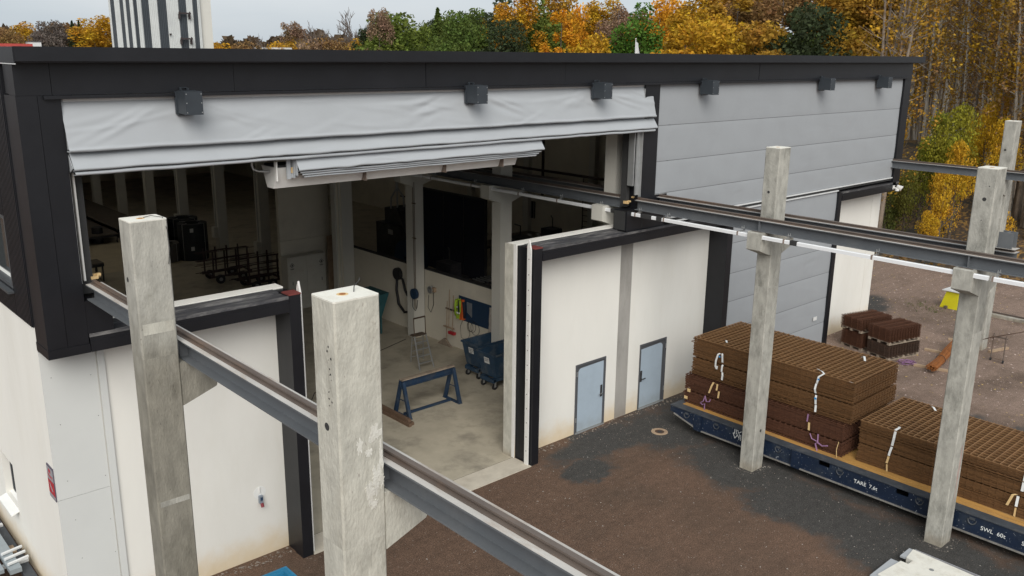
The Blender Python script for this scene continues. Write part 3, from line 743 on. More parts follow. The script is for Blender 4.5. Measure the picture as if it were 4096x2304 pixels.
def arc(y0, z0, r, a0, a1, n=6):
    return [(y0 + r*math.cos(math.radians(a0 + (a1-a0)*k/n)), z0 + r*math.sin(math.radians(a0 + (a1-a0)*k/n))) for k in range(n+1)]
big = B('fabric_door', 'fabric_seam', hall, (4.42, 19.2, -0.5, -0.46, 9.0, 9.8))
FX0, FX1 = 4.36, 19.2
fold_sheet('hanging_fold', FX0, FX1, [(-0.60, 9.80), (-0.66, 9.55), (-0.80, 9.02)] + arc(-0.79, 8.99, 0.035, 165, 290) + [(-0.60, 8.985)], 520, 21, LAMPS[:3], 40, 0.0125, big)
fold_sheet('hanging_fold', FX0 + 0.03, FX1 + 0.05, [(-0.60, 8.975), (-0.70, 8.90), (-0.835, 8.71)] + arc(-0.82, 8.685, 0.03, 165, 290) + [(-0.62, 8.665)], 420, 22, [], 40, 0.012, big)
fold_sheet('hanging_fold', FX0 + 0.05, FX1 - 0.02, [(-0.62, 8.66), (-0.80, 8.635)] + arc(-0.80, 8.605, 0.03, 120, 290) + [(-0.60, 8.57)], 420, 23, [], 26, 0.008, big)
B('fold_core', 'fabric_seam', big, (FX0 + 0.05, FX1 - 0.05, -0.62, -0.5, 8.6, 8.99))
# end edges of the folds
for xx in (FX0 + 0.02, FX1 - 0.03):
    mb = MB(); mb.prism([(-0.60, 9.79), (-0.79, 9.0), (-0.6, 8.99)], 'x', xx, xx + 0.012); mb.build('fold_end', 'fabric', big)
    mb = MB(); mb.prism([(-0.58, 8.97), (-0.82, 8.7), (-0.6, 8.6)], 'x', xx, xx + 0.012); mb.build('fold_end', 'fabric', big)
# ---- the narrower door below it, folded on its white carrier beam
low = B('lower_fabric_door', 'fabric_seam', hall, (8.5, 14.9, -0.62, -0.5, 8.3, 8.62))
FY0, FY1 = 8.42, 14.98
fold_sheet('hanging_fold', FY0, FY1, [(-0.62, 8.64), (-0.74, 8.55), (-0.84, 8.40)] + arc(-0.83, 8.37, 0.028, 165, 290) + [(-0.60, 8.345)], 260, 31, [], 30, 0.012, low)
for k in range(3):
    fold_sheet('hanging_fold', FY0 + 0.05 + 0.05*k, FY1 - 0.06 - 0.06*k, [(-0.6, 8.34 - 0.045*k), (-0.79 + 0.02*k, 8.325 - 0.045*k)] + arc(-0.79 + 0.02*k, 8.305 - 0.045*k, 0.018, 110, 290) + [(-0.58, 8.285 - 0.045*k)], 120, 33 + k, [], 8, 0.006, low)
for q_ in ((FY0 + 0.0, FY0 + 0.012, -0.78, -0.5, 8.25, 8.62), (FY0 - 0.02, FY0 - 0.008, -0.7, -0.45, 8.2, 8.62), (FY1 - 0.1, FY1 - 0.088, -0.75, -0.5, 8.3, 8.6)): B('fold_edge', 'fabric', low, q_)
mb = MB(); mb.prism([(-0.40, 7.985), (-0.14, 7.985), (0.06, 8.40), (-0.58, 8.40)], 'x', 8.10, 14.44)
car = mb.build('carrier_beam', 'white_paint', low)
B('end_post', 'white_paint', car, (8.07, 8.099, -0.60, -0.52, 8.15, 8.52))
B('beam_top', 'dark_rubber', car, (8.14, 14.4, -0.5, 0.02, 8.402, 8.44))
B('lift_strap', 'fabric', car, (8.28, 8.36, -0.635, -0.6, 8.18, 8.62), (8.36, 8.50, -0.625, -0.6, 8.2, 8.28))
B('strap_band', 'strap_cream', car, (8.37, 8.5, -0.63, -0.605, 8.29, 8.4))
for x in (10.1, 12.2, 13.9): B('beam_joint', 'rust_clamp', car, (x, x + 0.006, -0.588, -0.40, 7.987, 8.39))
hb = MB(); hb.tube([(7.72, -0.3, 8.62), (7.72, -0.3, 8.45), (7.74, -0.3, 8.38), (7.86, -0.3, 8.33), (8.1, -0.3, 8.31)], 0.02, 6); hb.build('cable_conduit', 'galvanised', car)

# ---- closed fabric door of the right bay: bands with dark seams
def band(name, parent, x0, x1, z0, z1, y=-0.6, bulge=0.009, seed=0, nw=6):
    n = 14; nx = max(30, int((x1-x0) * 12)); r = np.random.default_rng(seed)
    P = []
    X = np.linspace(x0, x1, nx)
    for i in range(n+1):
        t = i / n; z = z0 + (z1 - z0) * t
        yy = y - bulge * (1 - (2*t-1) ** 6) ** 0.5 * (0.6 + 0.4 * math.sin(math.pi * t))
        P.append([(x, yy + 0.004 * math.sin(x * 3.1 + z * 4 + seed) * math.sin(math.pi*t), z) for x in X])
    P = np.array(P)
    w = wrinkles(P[:,:,0], (P[:,:,2] - z0) / (z1 - z0), z1 - z0, seed, nw, [], 0.006)
    P[:,:,1] += w * np.sin(np.pi * np.linspace(0, 1, n+1))[:, None]
    mb = MB(); mb.grid(P); return mb.build(name, 'fabric_closed', parent, smooth=True)
cl = B('closed_fabric_door', 'fabric_seam', hall, (20.03, 34.06, -0.597, -0.5, 6.08, 9.8), (19.5, 20.1, -0.597, -0.5, 6.8, 9.8))
zz = [9.80, 8.69, 7.70, 6.80]
for i in range(3): band('fabric_band', cl, 19.52, 34.05, zz[i+1] + 0.009, zz[i] - 0.009, seed=50 + i)
band('fabric_band', cl, 20.09, 34.05, 6.085, 6.79, seed=54)
B('bottom_lip', 'seal_white', cl, (20.2, 34.04, -0.66, -0.6, 6.04, 6.075)); B('bottom_gap', 'dark_rubber', cl, (20.2, 34.04, -0.62, -0.5, 5.955, 6.039)); B('lip_clip', 'galvanised', cl, (19.52, 20.08, -0.64, -0.6, 6.785, 6.80))
cl2 = B('closed_lower_door', 'fabric_seam', hall, (23.5, 29.93, -0.597, -0.5, 0.03, 5.95))
B('top_lip', 'seal_white', cl2, (20.3, 29.92, -0.665, -0.602, 5.915, 5.953))
zs2 = [5.91, 4.86, 3.87, 2.93, 1.97, 1.02, 0.08]
for i in range(6): band('fabric_band', cl2, 23.47, 29.92, zs2[i+1] + 0.009, zs2[i] - 0.009, seed=60 + i, nw=6 if i < 5 else 30)
B('sticker', 'paper', cl2, (29.05, 29.3, -0.652, -0.646, 1.22, 1.36))

# ---- wall lamps under the fascia
for i, lx in enumerate(LAMPS):
    names = ['leftmost black box lamp on the fascia, above the raised fabric door', 'second black box lamp from the left on the fascia', 'third black box lamp from the left, near the end of the raised fabric', 'fourth black box lamp from the left, first over the closed grey door', 'fifth black box lamp, second over the closed grey door', 'rightmost black box lamp near the hall end']
    L_ = thing('wall_lamp', names[i], 'lamp', (lx, -0.72, 9.5), group='box lamps along the fascia')
    q = MB(); q.prism([(-1.12, 9.50), (-0.80, 9.52), (-0.74, 9.47), (-0.70, 9.50), (-0.70, 9.87), (-0.80, 9.90), (-1.12, 9.89)], 'x', lx - 0.15, lx + 0.15); q.build('housing', 'lamp_box', L_)
    B('back_plate', 'lamp_box', L_, (lx - 0.17, lx + 0.17, -0.755, -0.70, 9.50, 9.88))
    B('bracket', 'lamp_box', L_, (lx - 0.07, lx - 0.055, -0.76, -0.69, 9.902, 9.94), (lx + 0.055, lx + 0.07, -0.76, -0.69, 9.902, 9.94), (lx - 0.07, lx + 0.07, -0.705, -0.69, 9.94, 9.95))
    for (bx, bz) in ((-0.13, 9.54), (-0.13, 9.85), (0.13, 9.54), (0.13, 9.85), (-0.13, 9.7), (0.13, 9.7)): B('screw', 'galvanised', L_, (lx + bx - 0.008, lx + bx + 0.008, -1.1245, -1.1205, bz - 0.008, bz + 0.008))
# white floodlight with sensor at the right corner
fl = thing('corner_floodlight', 'small white floodlight with sensor at the hall right corner', 'lamp', (34.2, -0.72, 5.6))
q = MB(); q.tube([(34.22, -0.80, 5.74), (34.26, -0.98, 5.64)], [0.05, 0.11], 12); q.build('lamp_head', 'white_paint', fl, smooth=False)
q = MB(); q.tube([(34.12, -0.70, 5.66), (34.12, -0.86, 5.66)], 0.03, 8); q.tube([(34.12, -0.86, 5.56), (34.12, -0.86, 5.64)], 0.075, 12); q.build('sensor', 'white_paint', fl)
B('mount', 'white_paint', fl, (34.08, 34.24, -0.71, -0.685, 5.6, 5.75))

# ---- sign, socket
sg = thing('company_sign', 'grey and red company sign at the left wall corner', 'sign', (XL - 0.02, 0.2, 2.63))
B('board', 'sign_dark', sg, (XL - 0.02, XL - 0.003, 0.03, 0.40, 2.63, 3.28))
B('upper_field', 'sign_grey', sg, (XL - 0.0235, XL - 0.0205, 0.035, 0.395, 3.0, 3.25)); B('lower_field', 'sign_red', sg, (XL - 0.0235, XL - 0.0205, 0.035, 0.395, 2.72, 2.99)); B('foot_field', 'sign_grey', sg, (XL - 0.0235, XL - 0.0205, 0.035, 0.395, 2.65, 2.71))
B('emblem', 'sign_red', sg, (XL - 0.027, XL - 0.024, 0.17, 0.28, 3.15, 3.22))
text_mesh('lettering', 'Vinect', 0.11, 'sign_red', sg, (XL - 0.024, 0.36, 3.05), (0, -1, 0), (0, 0, 1), shear=0.3)
q = MB(); q.prism([(-(0.30), 2.94), (-(0.20), 2.86), (-(0.13), 2.80), (-(0.19), 2.79), (-(0.27), 2.86)], 'x', XL - 0.027, XL - 0.024)
q.v = [(v[0], -v[1], v[2]) for v in q.v]; q.build('figure', 'sign_grey', sg)
so = thing('power_socket', 'grey and red power socket on the white wall beside the door', 'socket', (7.57, -0.05, 1.25))
B('housing', 'outlet_grey', so, (7.53, 7.61, -0.07, -0.002, 1.27, 1.44)); q = MB(); q.tube([(7.57, -0.075, 1.28), (7.57, -0.11, 1.20)], 0.035, 10); q.build('socket_cap', 'outlet_red', so); B('switch', 'peg_blue', so, (7.55, 7.595, -0.08, -0.071, 1.34, 1.41))
q = MB(); q.tube([(7.56, -0.02, 1.5), (7.56, -0.02, 1.62)], 0.012, 6); q.build('conduit', 'white_paint', so)
q = MB(); q.ring((7.57, -0.006, 1.5), 'y', 0.001, 0.14, 0.0, 0.004, 20); q.build('patch_disc', 'sill_white', so)
# ------------------------------------------------------------------ frame of the hall inside
frame = hall
COLY = [0.34, 5.24, 10.14, 15.04, 22.4, 27.1, 31.95, 36.8, 41.65, 46.5, 51.4]
def col_mesh():
    mb = MB(); mb.box(18.97, 19.47, 0, 0.4, 0, 10.3)
    return mb
colm = None
for k, y in enumerate(COLY):
    mb = MB(); mb.box(18.97, 19.47, y, y + 0.42, 0.0, 10.3)
    c = mb.build('hall_column', 'interior_concrete', hall)
    for s in (-1, 1):
        xa = 18.97 if s < 0 else 19.47; t = xa + s * 0.5
        q = MB(); poly = [(xa, 5.84), (t, 6.02), (t, 6.45), (xa, 6.45)]
        if s < 0: poly = poly[::-1]
        q.prism(poly, 'y', y, y + 0.42); q.build('corbel', 'interior_concrete', c)
# low wall between the columns and the openings above it
for k in range(3):
    y0, y1 = COLY[k] + 0.42, COLY[k+1]
    hw = B('low_wall', 'interior_wall', hall, (19.5, 19.68, y0 - 0.4, y1 + 0.4, 0.0, 2.63))
    B('wall_cap', 'dark_rubber', hw, (19.49, 19.69, y0 - 0.4, y1 + 0.4, 2.632, 2.665))
# partition with the store behind
B('partition_wall', 'interior_wall', hall, (17.15, 19.5, 17.0, 17.2, 0.0, 2.87)); B('partition_wall', 'interior_wall', hall, (17.15, 19.5, 17.0, 17.2, 2.885, 8.5))
B('partition_wall', 'interior_concrete', hall, (18.62, 18.95, 15.0, 15.3, 0.0, 8.5))
# crane beams
def hbeam(mb, x, y0, y1, z0=6.45, h=0.27, w=0.27, tf=0.018, tw=0.02, flange=True):
    mb.box(x - w/2, x + w/2, y0, y1, z0, z0 + tf)
    mb.box(x - tw/2, x + tw/2, y0, y1, z0 + tf, z0 + h - tf)
    mb.box(x - w/2, x + w/2, y0, y1, z0 + h - tf, z0 + h)
def rail(mb, x, y0, y1, z0=6.722):
    mb.prism([(x-0.06, z0), (x+0.06, z0), (x+0.06, z0+0.012), (x+0.012, z0+0.018), (x+0.012, z0+0.036), (x+0.03, z0+0.042), (x+0.03, z0+0.062), (x-0.03, z0+0.062), (x-0.03, z0+0.042), (x-0.012, z0+0.036), (x-0.012, z0+0.018), (x-0.06, z0+0.012)], 'y', y0, y1)
def crane_beam(label, x, y0, y1, stiff, group, web_mat='beam_steel', joints=()):
    t = thing('crane_rail_beam', label, 'beam', (x, (y0+y1)/2, 6.45), group=group)
    mb = MB(); hbeam(mb, x, y0, y1); mb.build('girder', web_mat, t)
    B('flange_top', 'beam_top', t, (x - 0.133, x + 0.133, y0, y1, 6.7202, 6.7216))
    mb = MB(); rail(mb, x, y0 + 0.05, y1, 6.7218); mb.build('rail', 'rust_rail', t)
    for y in stiff:
        for s in (-1, 1):
            xa, xb = (x - 0.128, x - 0.011) if s < 0 else (x + 0.011, x + 0.128)
            B('stiffener', web_mat, t, (xa, xb, y - 0.008, y + 0.008, 6.469, 6.7))
    y = y0 + 0.4
    return t
YO = -0.62
crane_beam('grey crane rail beam carried by the two nearest concrete pillars on the left', 4.555, -15.5, YO, (-4.53, -9.43), 'crane rail beams')
crane_beam('grey crane rail beam with the white power rail below it', 18.835, -15.5, YO, (-4.53, -9.43), 'crane rail beams')
cb = crane_beam('grey crane rail beam behind the middle pillars, ending in an upright stop', 19.75, -9.98, YO, (-4.53, -9.3), 'crane rail beams')
mb = MB(); mb.box(19.62, 19.64, -9.9, -9.62, 6.79, 7.12); mb.box(19.86, 19.88, -9.9, -9.62, 6.79, 7.12); mb.box(19.64, 19.86, -9.77, -9.75, 6.79, 7.12); mb.build('end_stop', 'beam_steel', cb)
B('stop_plate', 'beam_top', cb, (19.6, 19.9, -9.97, -9.55, 6.785, 6.789))
crane_beam('grey crane rail beam at the far right in front of the trees', 34.02, -15.5, -0.55, (-4.53,), 'crane rail beams')
for nm, x, y1 in (('left', 4.555, 45), ('centre', 18.835, 45), ('right', 19.75, 45)):
    t = crane_beam({'left': 'crane rail beam inside the hall along its left wall', 'centre': 'crane rail beam inside the hall in line with the white power rail', 'right': 'crane rail beam inside the dark right bay of the hall'}[nm], x, -0.05, y1, (), 'crane rail beams indoors')
# galvanised splice and insulation crumbs at the rail joints by the door
for (x, y, z) in ((4.68, -0.3, 6.74), (18.7, -0.34, 6.6), (18.9, -0.45, 6.74)):
    mb = MB(); r = random.Random(int(x*10))
    for k in range(9):
        dx, dy, dz = r.uniform(-.06, .06), r.uniform(-.1, .1), r.uniform(0, .07); s = r.uniform(.02, .045)
        mb.box(x+dx-s, x+dx+s, y+dy-s, y+dy+s, z+dz-s*.6, z+dz+s*.6)
    tag(mb.build('insulation_wool', 'strap_cream'), {4.68: 'tuft of yellow insulation wool on the left rail by the hall', 18.7: 'yellow insulation wool hanging beside the middle rail gap', 18.9: 'scrap of wool on top of the middle rail by the door edge'}[x], 'insulation')

# white power rail hung under the middle crane beam
pr = thing('power_rail', 'white enclosed power rail hanging under the middle crane beam', 'power rail', (18.62, -5, 6.3))
segs = [(-15.4, -11.35), (-11.3, -9.95), (-9.9, -5.6), (-5.55, -1.62), (-1.55, 0.02), (0.06, 4.0), (4.05, 9.0), (9.05, 16)]
for a, b2 in segs:
    mb = MB(); mb.prism([(18.575, 6.30), (18.645, 6.30), (18.645, 6.375), (18.63, 6.39), (18.59, 6.39), (18.575, 6.375)], 'y', a, b2); mb.build('rail_segment', 'white_alu', pr)
for y in (-11.32, -5.57, -1.58, 0.04):
    B('joint_cover', 'dark_rubber', pr, (18.565, 18.655, y - 0.09, y + 0.09, 6.29, 6.40))
B('joint_cover', 'dark_rubber', pr, (18.57, 18.65, -1.32, -0.95, 6.292, 6.398)); B('joint_cover', 'dark_rubber', pr, (18.565, 18.655, -0.62, -0.5, 6.29, 6.40))
for y in (-10.05, -7.55, -5.38, -4.1, -1.8, -0.82, 0.6, 2.2, 3.9, 6.2, 8.4):
    br = B('bracket', 'galvanised', pr, (18.60, 18.78, y - 0.015, y + 0.015, 6.405, 6.425), (18.6, 18.62, y - 0.015, y + 0.015, 6.39, 6.405))
    B('clamp', 'rust_clamp', br, (18.57, 18.65, y + 0.05, y + 0.09, 6.295, 6.394))
    mb = MB(); mb.tube([(18.74, y, 6.41), (18.74, y, 6.53)], 0.008, 5); mb.tube([(18.70, y + 0.03, 6.41), (18.70, y + 0.03, 6.52)], 0.008, 5); mb.box(18.69, 18.76, y - 0.02, y + 0.05, 6.469, 6.48); mb.build('bolt', 'galvanised', br)

M('plaster', (0.60, 0.585, 0.53), 0.9, 0.1, 8.0, 0.4, 40, dark=(0.5, 0.48, 0.42), dscale=9, damt=0.8)
M('red_streak', (0.36, 0.25, 0.22), 0.9, 0.2, 4.0, dark=(0.42, 0.37, 0.33), dscale=3, damt=0.9)
# ------------------------------------------------------------------ concrete pillars in the yard
def pillar(label, x0, y0, up, lowm, sides, holes, low_split=5.6, dowel=True, x1=None):
    x1 = x0 + 0.485; y1 = y0 + 0.40; ch = 0.018
    t = thing('concrete_pillar', label, 'pillar', ((x0+x1)/2, (y0+y1)/2, 0), group='concrete crane pillars')
    poly = [(x0+ch, y0), (x1-ch, y0), (x1, y0+ch), (x1, y1-ch), (x1-ch, y1), (x0+ch, y1), (x0, y1-ch), (x0, y0+ch)]
    mb = MB(); mb.prism(poly, 'z', -0.05, low_split); mb.build('lower_shaft', lowm, t)
    mb = MB(); mb.prism(poly, 'z', low_split, 8.44); mb.build('upper_shaft', up, t)
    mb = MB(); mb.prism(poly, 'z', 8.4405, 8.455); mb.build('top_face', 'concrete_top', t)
    for s in sides:
        xa = x0 if s < 0 else x1; tp = xa + s * 0.5; c2 = 0.015
        pl = [(xa, 5.83), (tp - s*c2, 6.0), (tp, 6.02), (tp, 6.43), (tp - s*c2, 6.448), (xa, 6.448)]
        if s < 0: pl = pl[::-1]
        mb = MB(); mb.prism(pl, 'y', y0 + 0.004, y1 - 0.004); mb.build('corbel', lowm if low_split > 5 else up, t)
        B('bearing_plate', 'rust_rail', t, (min(xa + s*0.08, tp - s*0.08), max(xa + s*0.08, tp - s*0.08), y0 + 0.06, y1 - 0.06, 6.4481, 6.4498))
    for (face, a, z, r) in holes:
        mb = MB()
        if face == 'x': mb.ring((x0, a, z), 'x', 0.0005, r, -0.0015, 0.004, 14)
        else: mb.ring((a, y0, z), 'y', 0.0005, r, -0.0015, 0.004, 14)
        mb.build('dark_hole_disc', 'ink', t)  # flat black disc painted for the shade inside a hole
    cx, cy = (x0+x1)/2, (y0+y1)/2
    if dowel:
        mb = MB(); mb.ring((cx-0.03, cy, 8.455), 'z', 0.0005, 0.032, 0.0, 0.003, 14); mb.build('dowel_sleeve', 'rebar_orange', t)
        mb = MB(); mb.ring((cx-0.03, cy, 8.455), 'z', 0.0005, 0.055, 0.0, 0.0012, 18); mb.build('rust_stain', 'strap_cream', t)
    return t
p1 = pillar('concrete pillar on the left in front of the white wall, damp dark below its corbel', 3.86, -4.73, 'concrete_wet', 'concrete_wet', (1,), [('x', -4.46, 7.65, 0.035)], 6.6)
mb = MB(); mb.tube([(4.12, -4.50, 8.457), (4.2, -4.55, 8.48), (4.30, -4.70, 8.47), (4.33, -4.74, 8.3), (4.34, -4.74, 8.05), (4.31, -4.74, 7.85)], 0.005, 5); mb.build('loose_wire', 'ink', p1)
B('repair_patch', 'concrete_pale', p1, (3.90, 4.31, -4.7325, -4.729, 6.93, 7.08)); B('repair_patch', 'concrete', p1, (3.90, 4.31, -4.7325, -4.729, 4.42, 4.5))
p2_ = pillar('pale concrete pillar standing nearest the camera with smeared plaster', 3.885, -9.62, 'concrete_pale', 'concrete_pale', (1,), [('x', -9.41, 7.21, 0.04)], 6.0)
mb = MB(); mb.tube([(4.22, -9.42, 8.457), (4.25, -9.38, 8.5), (4.32, -9.35, 8.53), (4.36, -9.3, 8.54)], 0.005, 5); mb.build('loose_wire', 'ink', p2_)
r = random.Random(5)
for k in range(14):
    y = -9.50 + r.uniform(-.035, .03); z = 8.0 - k * 0.045 + r.uniform(-.03, .03); s = r.uniform(.003, .011)
    B('pit', 'ink', p2_, (3.8835, 3.8846, y - s, y + s, z - s, z + s))
def plaster(parent, y, pts, mat='plaster'):
    for i_, (cx, cz, w, h, sd) in enumerate(pts):
        rr = random.Random(sd); n = 26; pl = []
        for k in range(n):
            a = 2*math.pi*k/n; q = rr.uniform(0.45, 1.2); pl.append((cx + w*q*math.cos(a), cz + h*q*math.sin(a)))
        mb = MB(); mb.prism(pl, 'y', y - 0.0015 - 0.0007*i_, y + 0.001); mb.build('plaster_smear', mat, parent)
plaster(p2_, -9.62, [(4.10, 7.02, .04, .09, 1), (4.27, 7.1, .07, .11, 2), (4.20, 6.93, .05, .05, 3), (4.33, 6.85, .03, .16, 4), (4.27, 6.62, .06, .16, 5), (4.20, 6.5, .05, .14, 6), (4.24, 6.38, .05, .06, 7), (4.33, 6.6, .03, .1, 8), (4.16, 6.55, .015, .08, 9)])
pillar('middle concrete pillar standing beside the near end of the blue trailer', 19.05, -4.73, 'concrete', 'concrete', (-1, 1), [('x', -4.51, 7.38, 0.035), ('y', 19.29, 1.11, 0.04)], 5.0)
p4_ = pillar('right concrete pillar in front of the blue trailer with a faint red streak', 19.05, -9.62, 'concrete', 'concrete', (-1, 1), [('x', -9.44, 7.83, 0.04), ('x', -9.5, 8.1, 0.012), ('x', -9.44, 7.4, 0.01)], 5.0)
plaster(p4_, -9.62, [(19.40, 1.75, .05, .75, 11)], 'red_streak')
pillar('farthest concrete pillar at the right edge in front of the wood', 34.24, -4.73, 'concrete', 'concrete', (-1,), [('x', -4.48, 7.44, 0.04)], 5.0)

# ------------------------------------------------------------------ things inside the hall
# two tipping bins on castors
def tip_bin(label, x0, y0, txt, mat='bin_blue'):
    t = thing('waste_bin', label, 'bin', (x0 + 0.75, y0 + 0.42, 0.012), group='tipping bins by the low wall')
    w, d, zt, zb = 1.5, 0.86, 1.22, 0.42
    mb = MB(); th_ = 0.03
    a = [(x0, y0), (x0+w, y0), (x0+w, y0+d), (x0, y0+d)]; b_ = [(x0+0.14, y0+0.08), (x0+w-0.12, y0+0.08), (x0+w-0.12, y0+d-0.08), (x0+0.14, y0+d-0.08)]
    ai = [(x0+th_, y0+th_), (x0+w-th_, y0+th_), (x0+w-th_, y0+d-th_), (x0+th_, y0+d-th_)]; bi = [(x0+0.17, y0+0.11), (x0+w-0.15, y0+0.11), (x0+w-0.15, y0+d-0.11), (x0+0.17, y0+d-0.11)]
    v = [(*p, zt) for p in a] + [(*p, zb) for p in b_] + [(*p, zt) for p in ai] + [(*p, zb+0.03) for p in bi]
    f = []
    for i in range(4):
        j = (i+1) % 4; f += [(i, 4+i, 4+j, j), (8+i, 8+j, 12+j, 12+i), (i, j, 8+j, 8+i)]
    f += [(7,6,5,4), (12,13,14,15)]
    mb.add(v, f); mb.build('body', mat, t)
    B('rim', mat, t, (x0-0.03, x0+w+0.03, y0-0.03, y0+0.0, zt-0.04, zt+0.02), (x0-0.03, x0+w+0.03, y0+d, y0+d+0.03, zt-0.04, zt+0.02), (x0-0.03, x0, y0, y0+d, zt-0.04, zt+0.02), (x0+w, x0+w+0.03, y0, y0+d, zt-0.04, zt+0.02))
    B('chassis', 'bin_blue', t, (x0+0.1, x0+w-0.1, y0+0.1, y0+0.2, 0.28, 0.4), (x0+0.1, x0+w-0.1, y0+d-0.2, y0+d-0.1, 0.28, 0.4), (x0+0.05, x0+0.15, y0+0.1, y0+d-0.1, 0.25, 0.37))
    for xx in (x0+0.14, x0+w-0.2):
        for yy in (y0+0.14, y0+d-0.16):
            mb = MB(); mb.ring((xx, yy, 0.112), 'y', 0.02, 0.1, -0.025, 0.025, 14); c = mb.build('castor', 'black_rubber', t)
            B('fork', 'galvanised', c, (xx-0.04, xx+0.04, yy-0.035, yy-0.028, 0.1, 0.28), (xx-0.04, xx+0.04, yy+0.028, yy+0.035, 0.1, 0.28))
    # paper label on the sloping end
    k = lambda z: x0 + 0.14 * (zt - z) / (zt - zb) - 0.004
    mb = MB(); ya, yb, za, zb2 = y0+0.3, y0+0.55, 0.86, 1.07
    mb.add([(k(za), yb, za), (k(za), ya, za), (k(zb2), ya, zb2), (k(zb2), yb, zb2)], [(0,1,2,3)]); lb = mb.build('paper_label', 'paper', t)
    up = Vector((k(zb2)-k(za), 0, zb2-za)).normalized()
    for i, line in enumerate(txt):
        zz_ = zb2 - 0.075 - i * 0.06
        text_mesh('lettering', line, 0.06, 'ink', lb, (k(zz_) - 0.004, yb - 0.03, zz_), (0, -1, 0), up, 0.001)
    return t
tip_bin('scuffed blue tipping bin nearest the door jamb, with a paper label', 17.62, 3.95, ('BLAND-', 'SKROT'))
tip_bin('dark blue tipping bin standing behind another bin beside the low wall', 17.85, 5.02, ('SORTERA', 'METALL', 'JARN'))
# blue steel trestle with a worn timber on top
t = thing('steel_trestle', 'blue steel trestle with timber top standing on the hall floor', 'trestle', (15.2, 4.28, 0.012))
mb = MB(); mb.box(14.2, 16.22, 4.21, 4.35, 1.12, 1.135); mb.box(14.2, 16.22, 4.272, 4.288, 0.93, 1.12); mb.box(14.2, 16.22, 4.21, 4.35, 0.915, 0.93); mb.build('top_beam', 'trestle_blue', t)
B('timber_pad', 'pallet_wood', t, (14.22, 16.2, 4.20, 4.36, 1.136, 1.175))
for x in (14.22, 16.12):
    for s in (-1, 1):
        y1 = 4.28 + s * 0.42; dx = -0.0
        mb = MB(); mb.prism([(x, 0.0), (x+0.1, 0.0), (x+0.1, 1.0), (x, 1.0)], 'y', 0, 0.02)
        mb = MB(); a0, a1 = 4.28 + s*0.03, y1
        mb.add([(x, a1, 0.015), (x+0.1, a1, 0.015), (x+0.1, a1 - s*0.1, 0.015), (x, a1 - s*0.1, 0.015), (x, a0 + s*0.06, 1.1), (x+0.1, a0 + s*0.06, 1.1), (x+0.1, a0 - s*0.02, 1.1), (x, a0 - s*0.02, 1.1)], [(0,3,2,1),(4,5,6,7),(0,1,5,4),(1,2,6,5),(2,3,7,6),(3,0,4,7)]); mb.build('leg', 'trestle_blue', t)
    B('foot_plate', 'trestle_blue', t, (x-0.02, x+0.12, 3.86, 4.70, 0.012, 0.03)); B('cross_tie', 'trestle_blue', t, (x+0.04, x+0.055, 4.05, 4.5, 0.5, 0.52))
B('floor_stretcher', 'trestle_blue', t, (14.32, 16.1, 4.24, 4.32, 0.03, 0.09))
# bundle of long timbers on the floor
for i, (dx, dz) in enumerate(((0, 0), (0.12, 0.0), (0.05, 0.1))):
    o = B('floor_timber', 'timber_dark', None, (13.90 + dx, 14.0 + dx, 3.45 + 0.05*i, 6.8, 0.013 + dz, 0.11 + dz)); tag(o, ['brown timber lying on the floor by the trestle, left of the pair', 'brown timber lying on the floor, right of the pair', 'brown timber lying on top of two others beside the trestle'][i], 'timber', 'timbers on the hall floor')
# step ladder with guard frame
t = thing('step_ladder', 'aluminium step ladder with platform standing before the low wall', 'ladder', (17.4, 7.5, 0.012))
fl_ = [(16.98, 7.09), (17.57, 7.08)]; bk = [(17.25, 8.0), (17.78, 7.98)]; plz = 1.12; py = 7.5
for (x, y), xx in zip(fl_, (17.07, 17.55)):
    mb = MB(); mb.tube([(x, y, 0.012), (xx, py, plz)], 0.025, 6); mb.build('front_leg', 'galvanised', t)
    mb = MB(); mb.tube([(xx, py, plz - 0.05), (xx + 0.01, py + 0.05, plz + 0.62)], 0.018, 6); mb.build('guard_post', 'copper', t)
for (x, y), xx in zip(bk, (17.12, 17.58)):
    mb = MB(); mb.tube([(x, y, 0.012), (xx, py + 0.2, plz)], 0.02, 6); mb.build('rear_leg', 'galvanised', t)
mb = MB(); mb.tube([(17.08, py + 0.05, plz + 0.62), (17.56, py + 0.05, plz + 0.62)], 0.03, 6); mb.build('guard_bar', 'copper', t)
B('platform', 'copper', t, (17.05, 17.58, py - 0.02, py + 0.26, plz - 0.02, plz + 0.01))
for k in range(1, 5):
    f = k / 5; z = f * plz; y = 7.09 + (py - 7.09) * f; B('rung', 'galvanised', t, (16.98 + 0.09*f, 17.57 - 0.02*f, y - 0.03, y + 0.05, z - 0.012, z + 0.012))
    y = 8.0 - 0.3*f; B('rear_rung', 'galvanised', t, (17.25 - 0.13*f, 17.78 - 0.2*f, y - 0.01, y + 0.01, z - 0.01, z + 0.01))
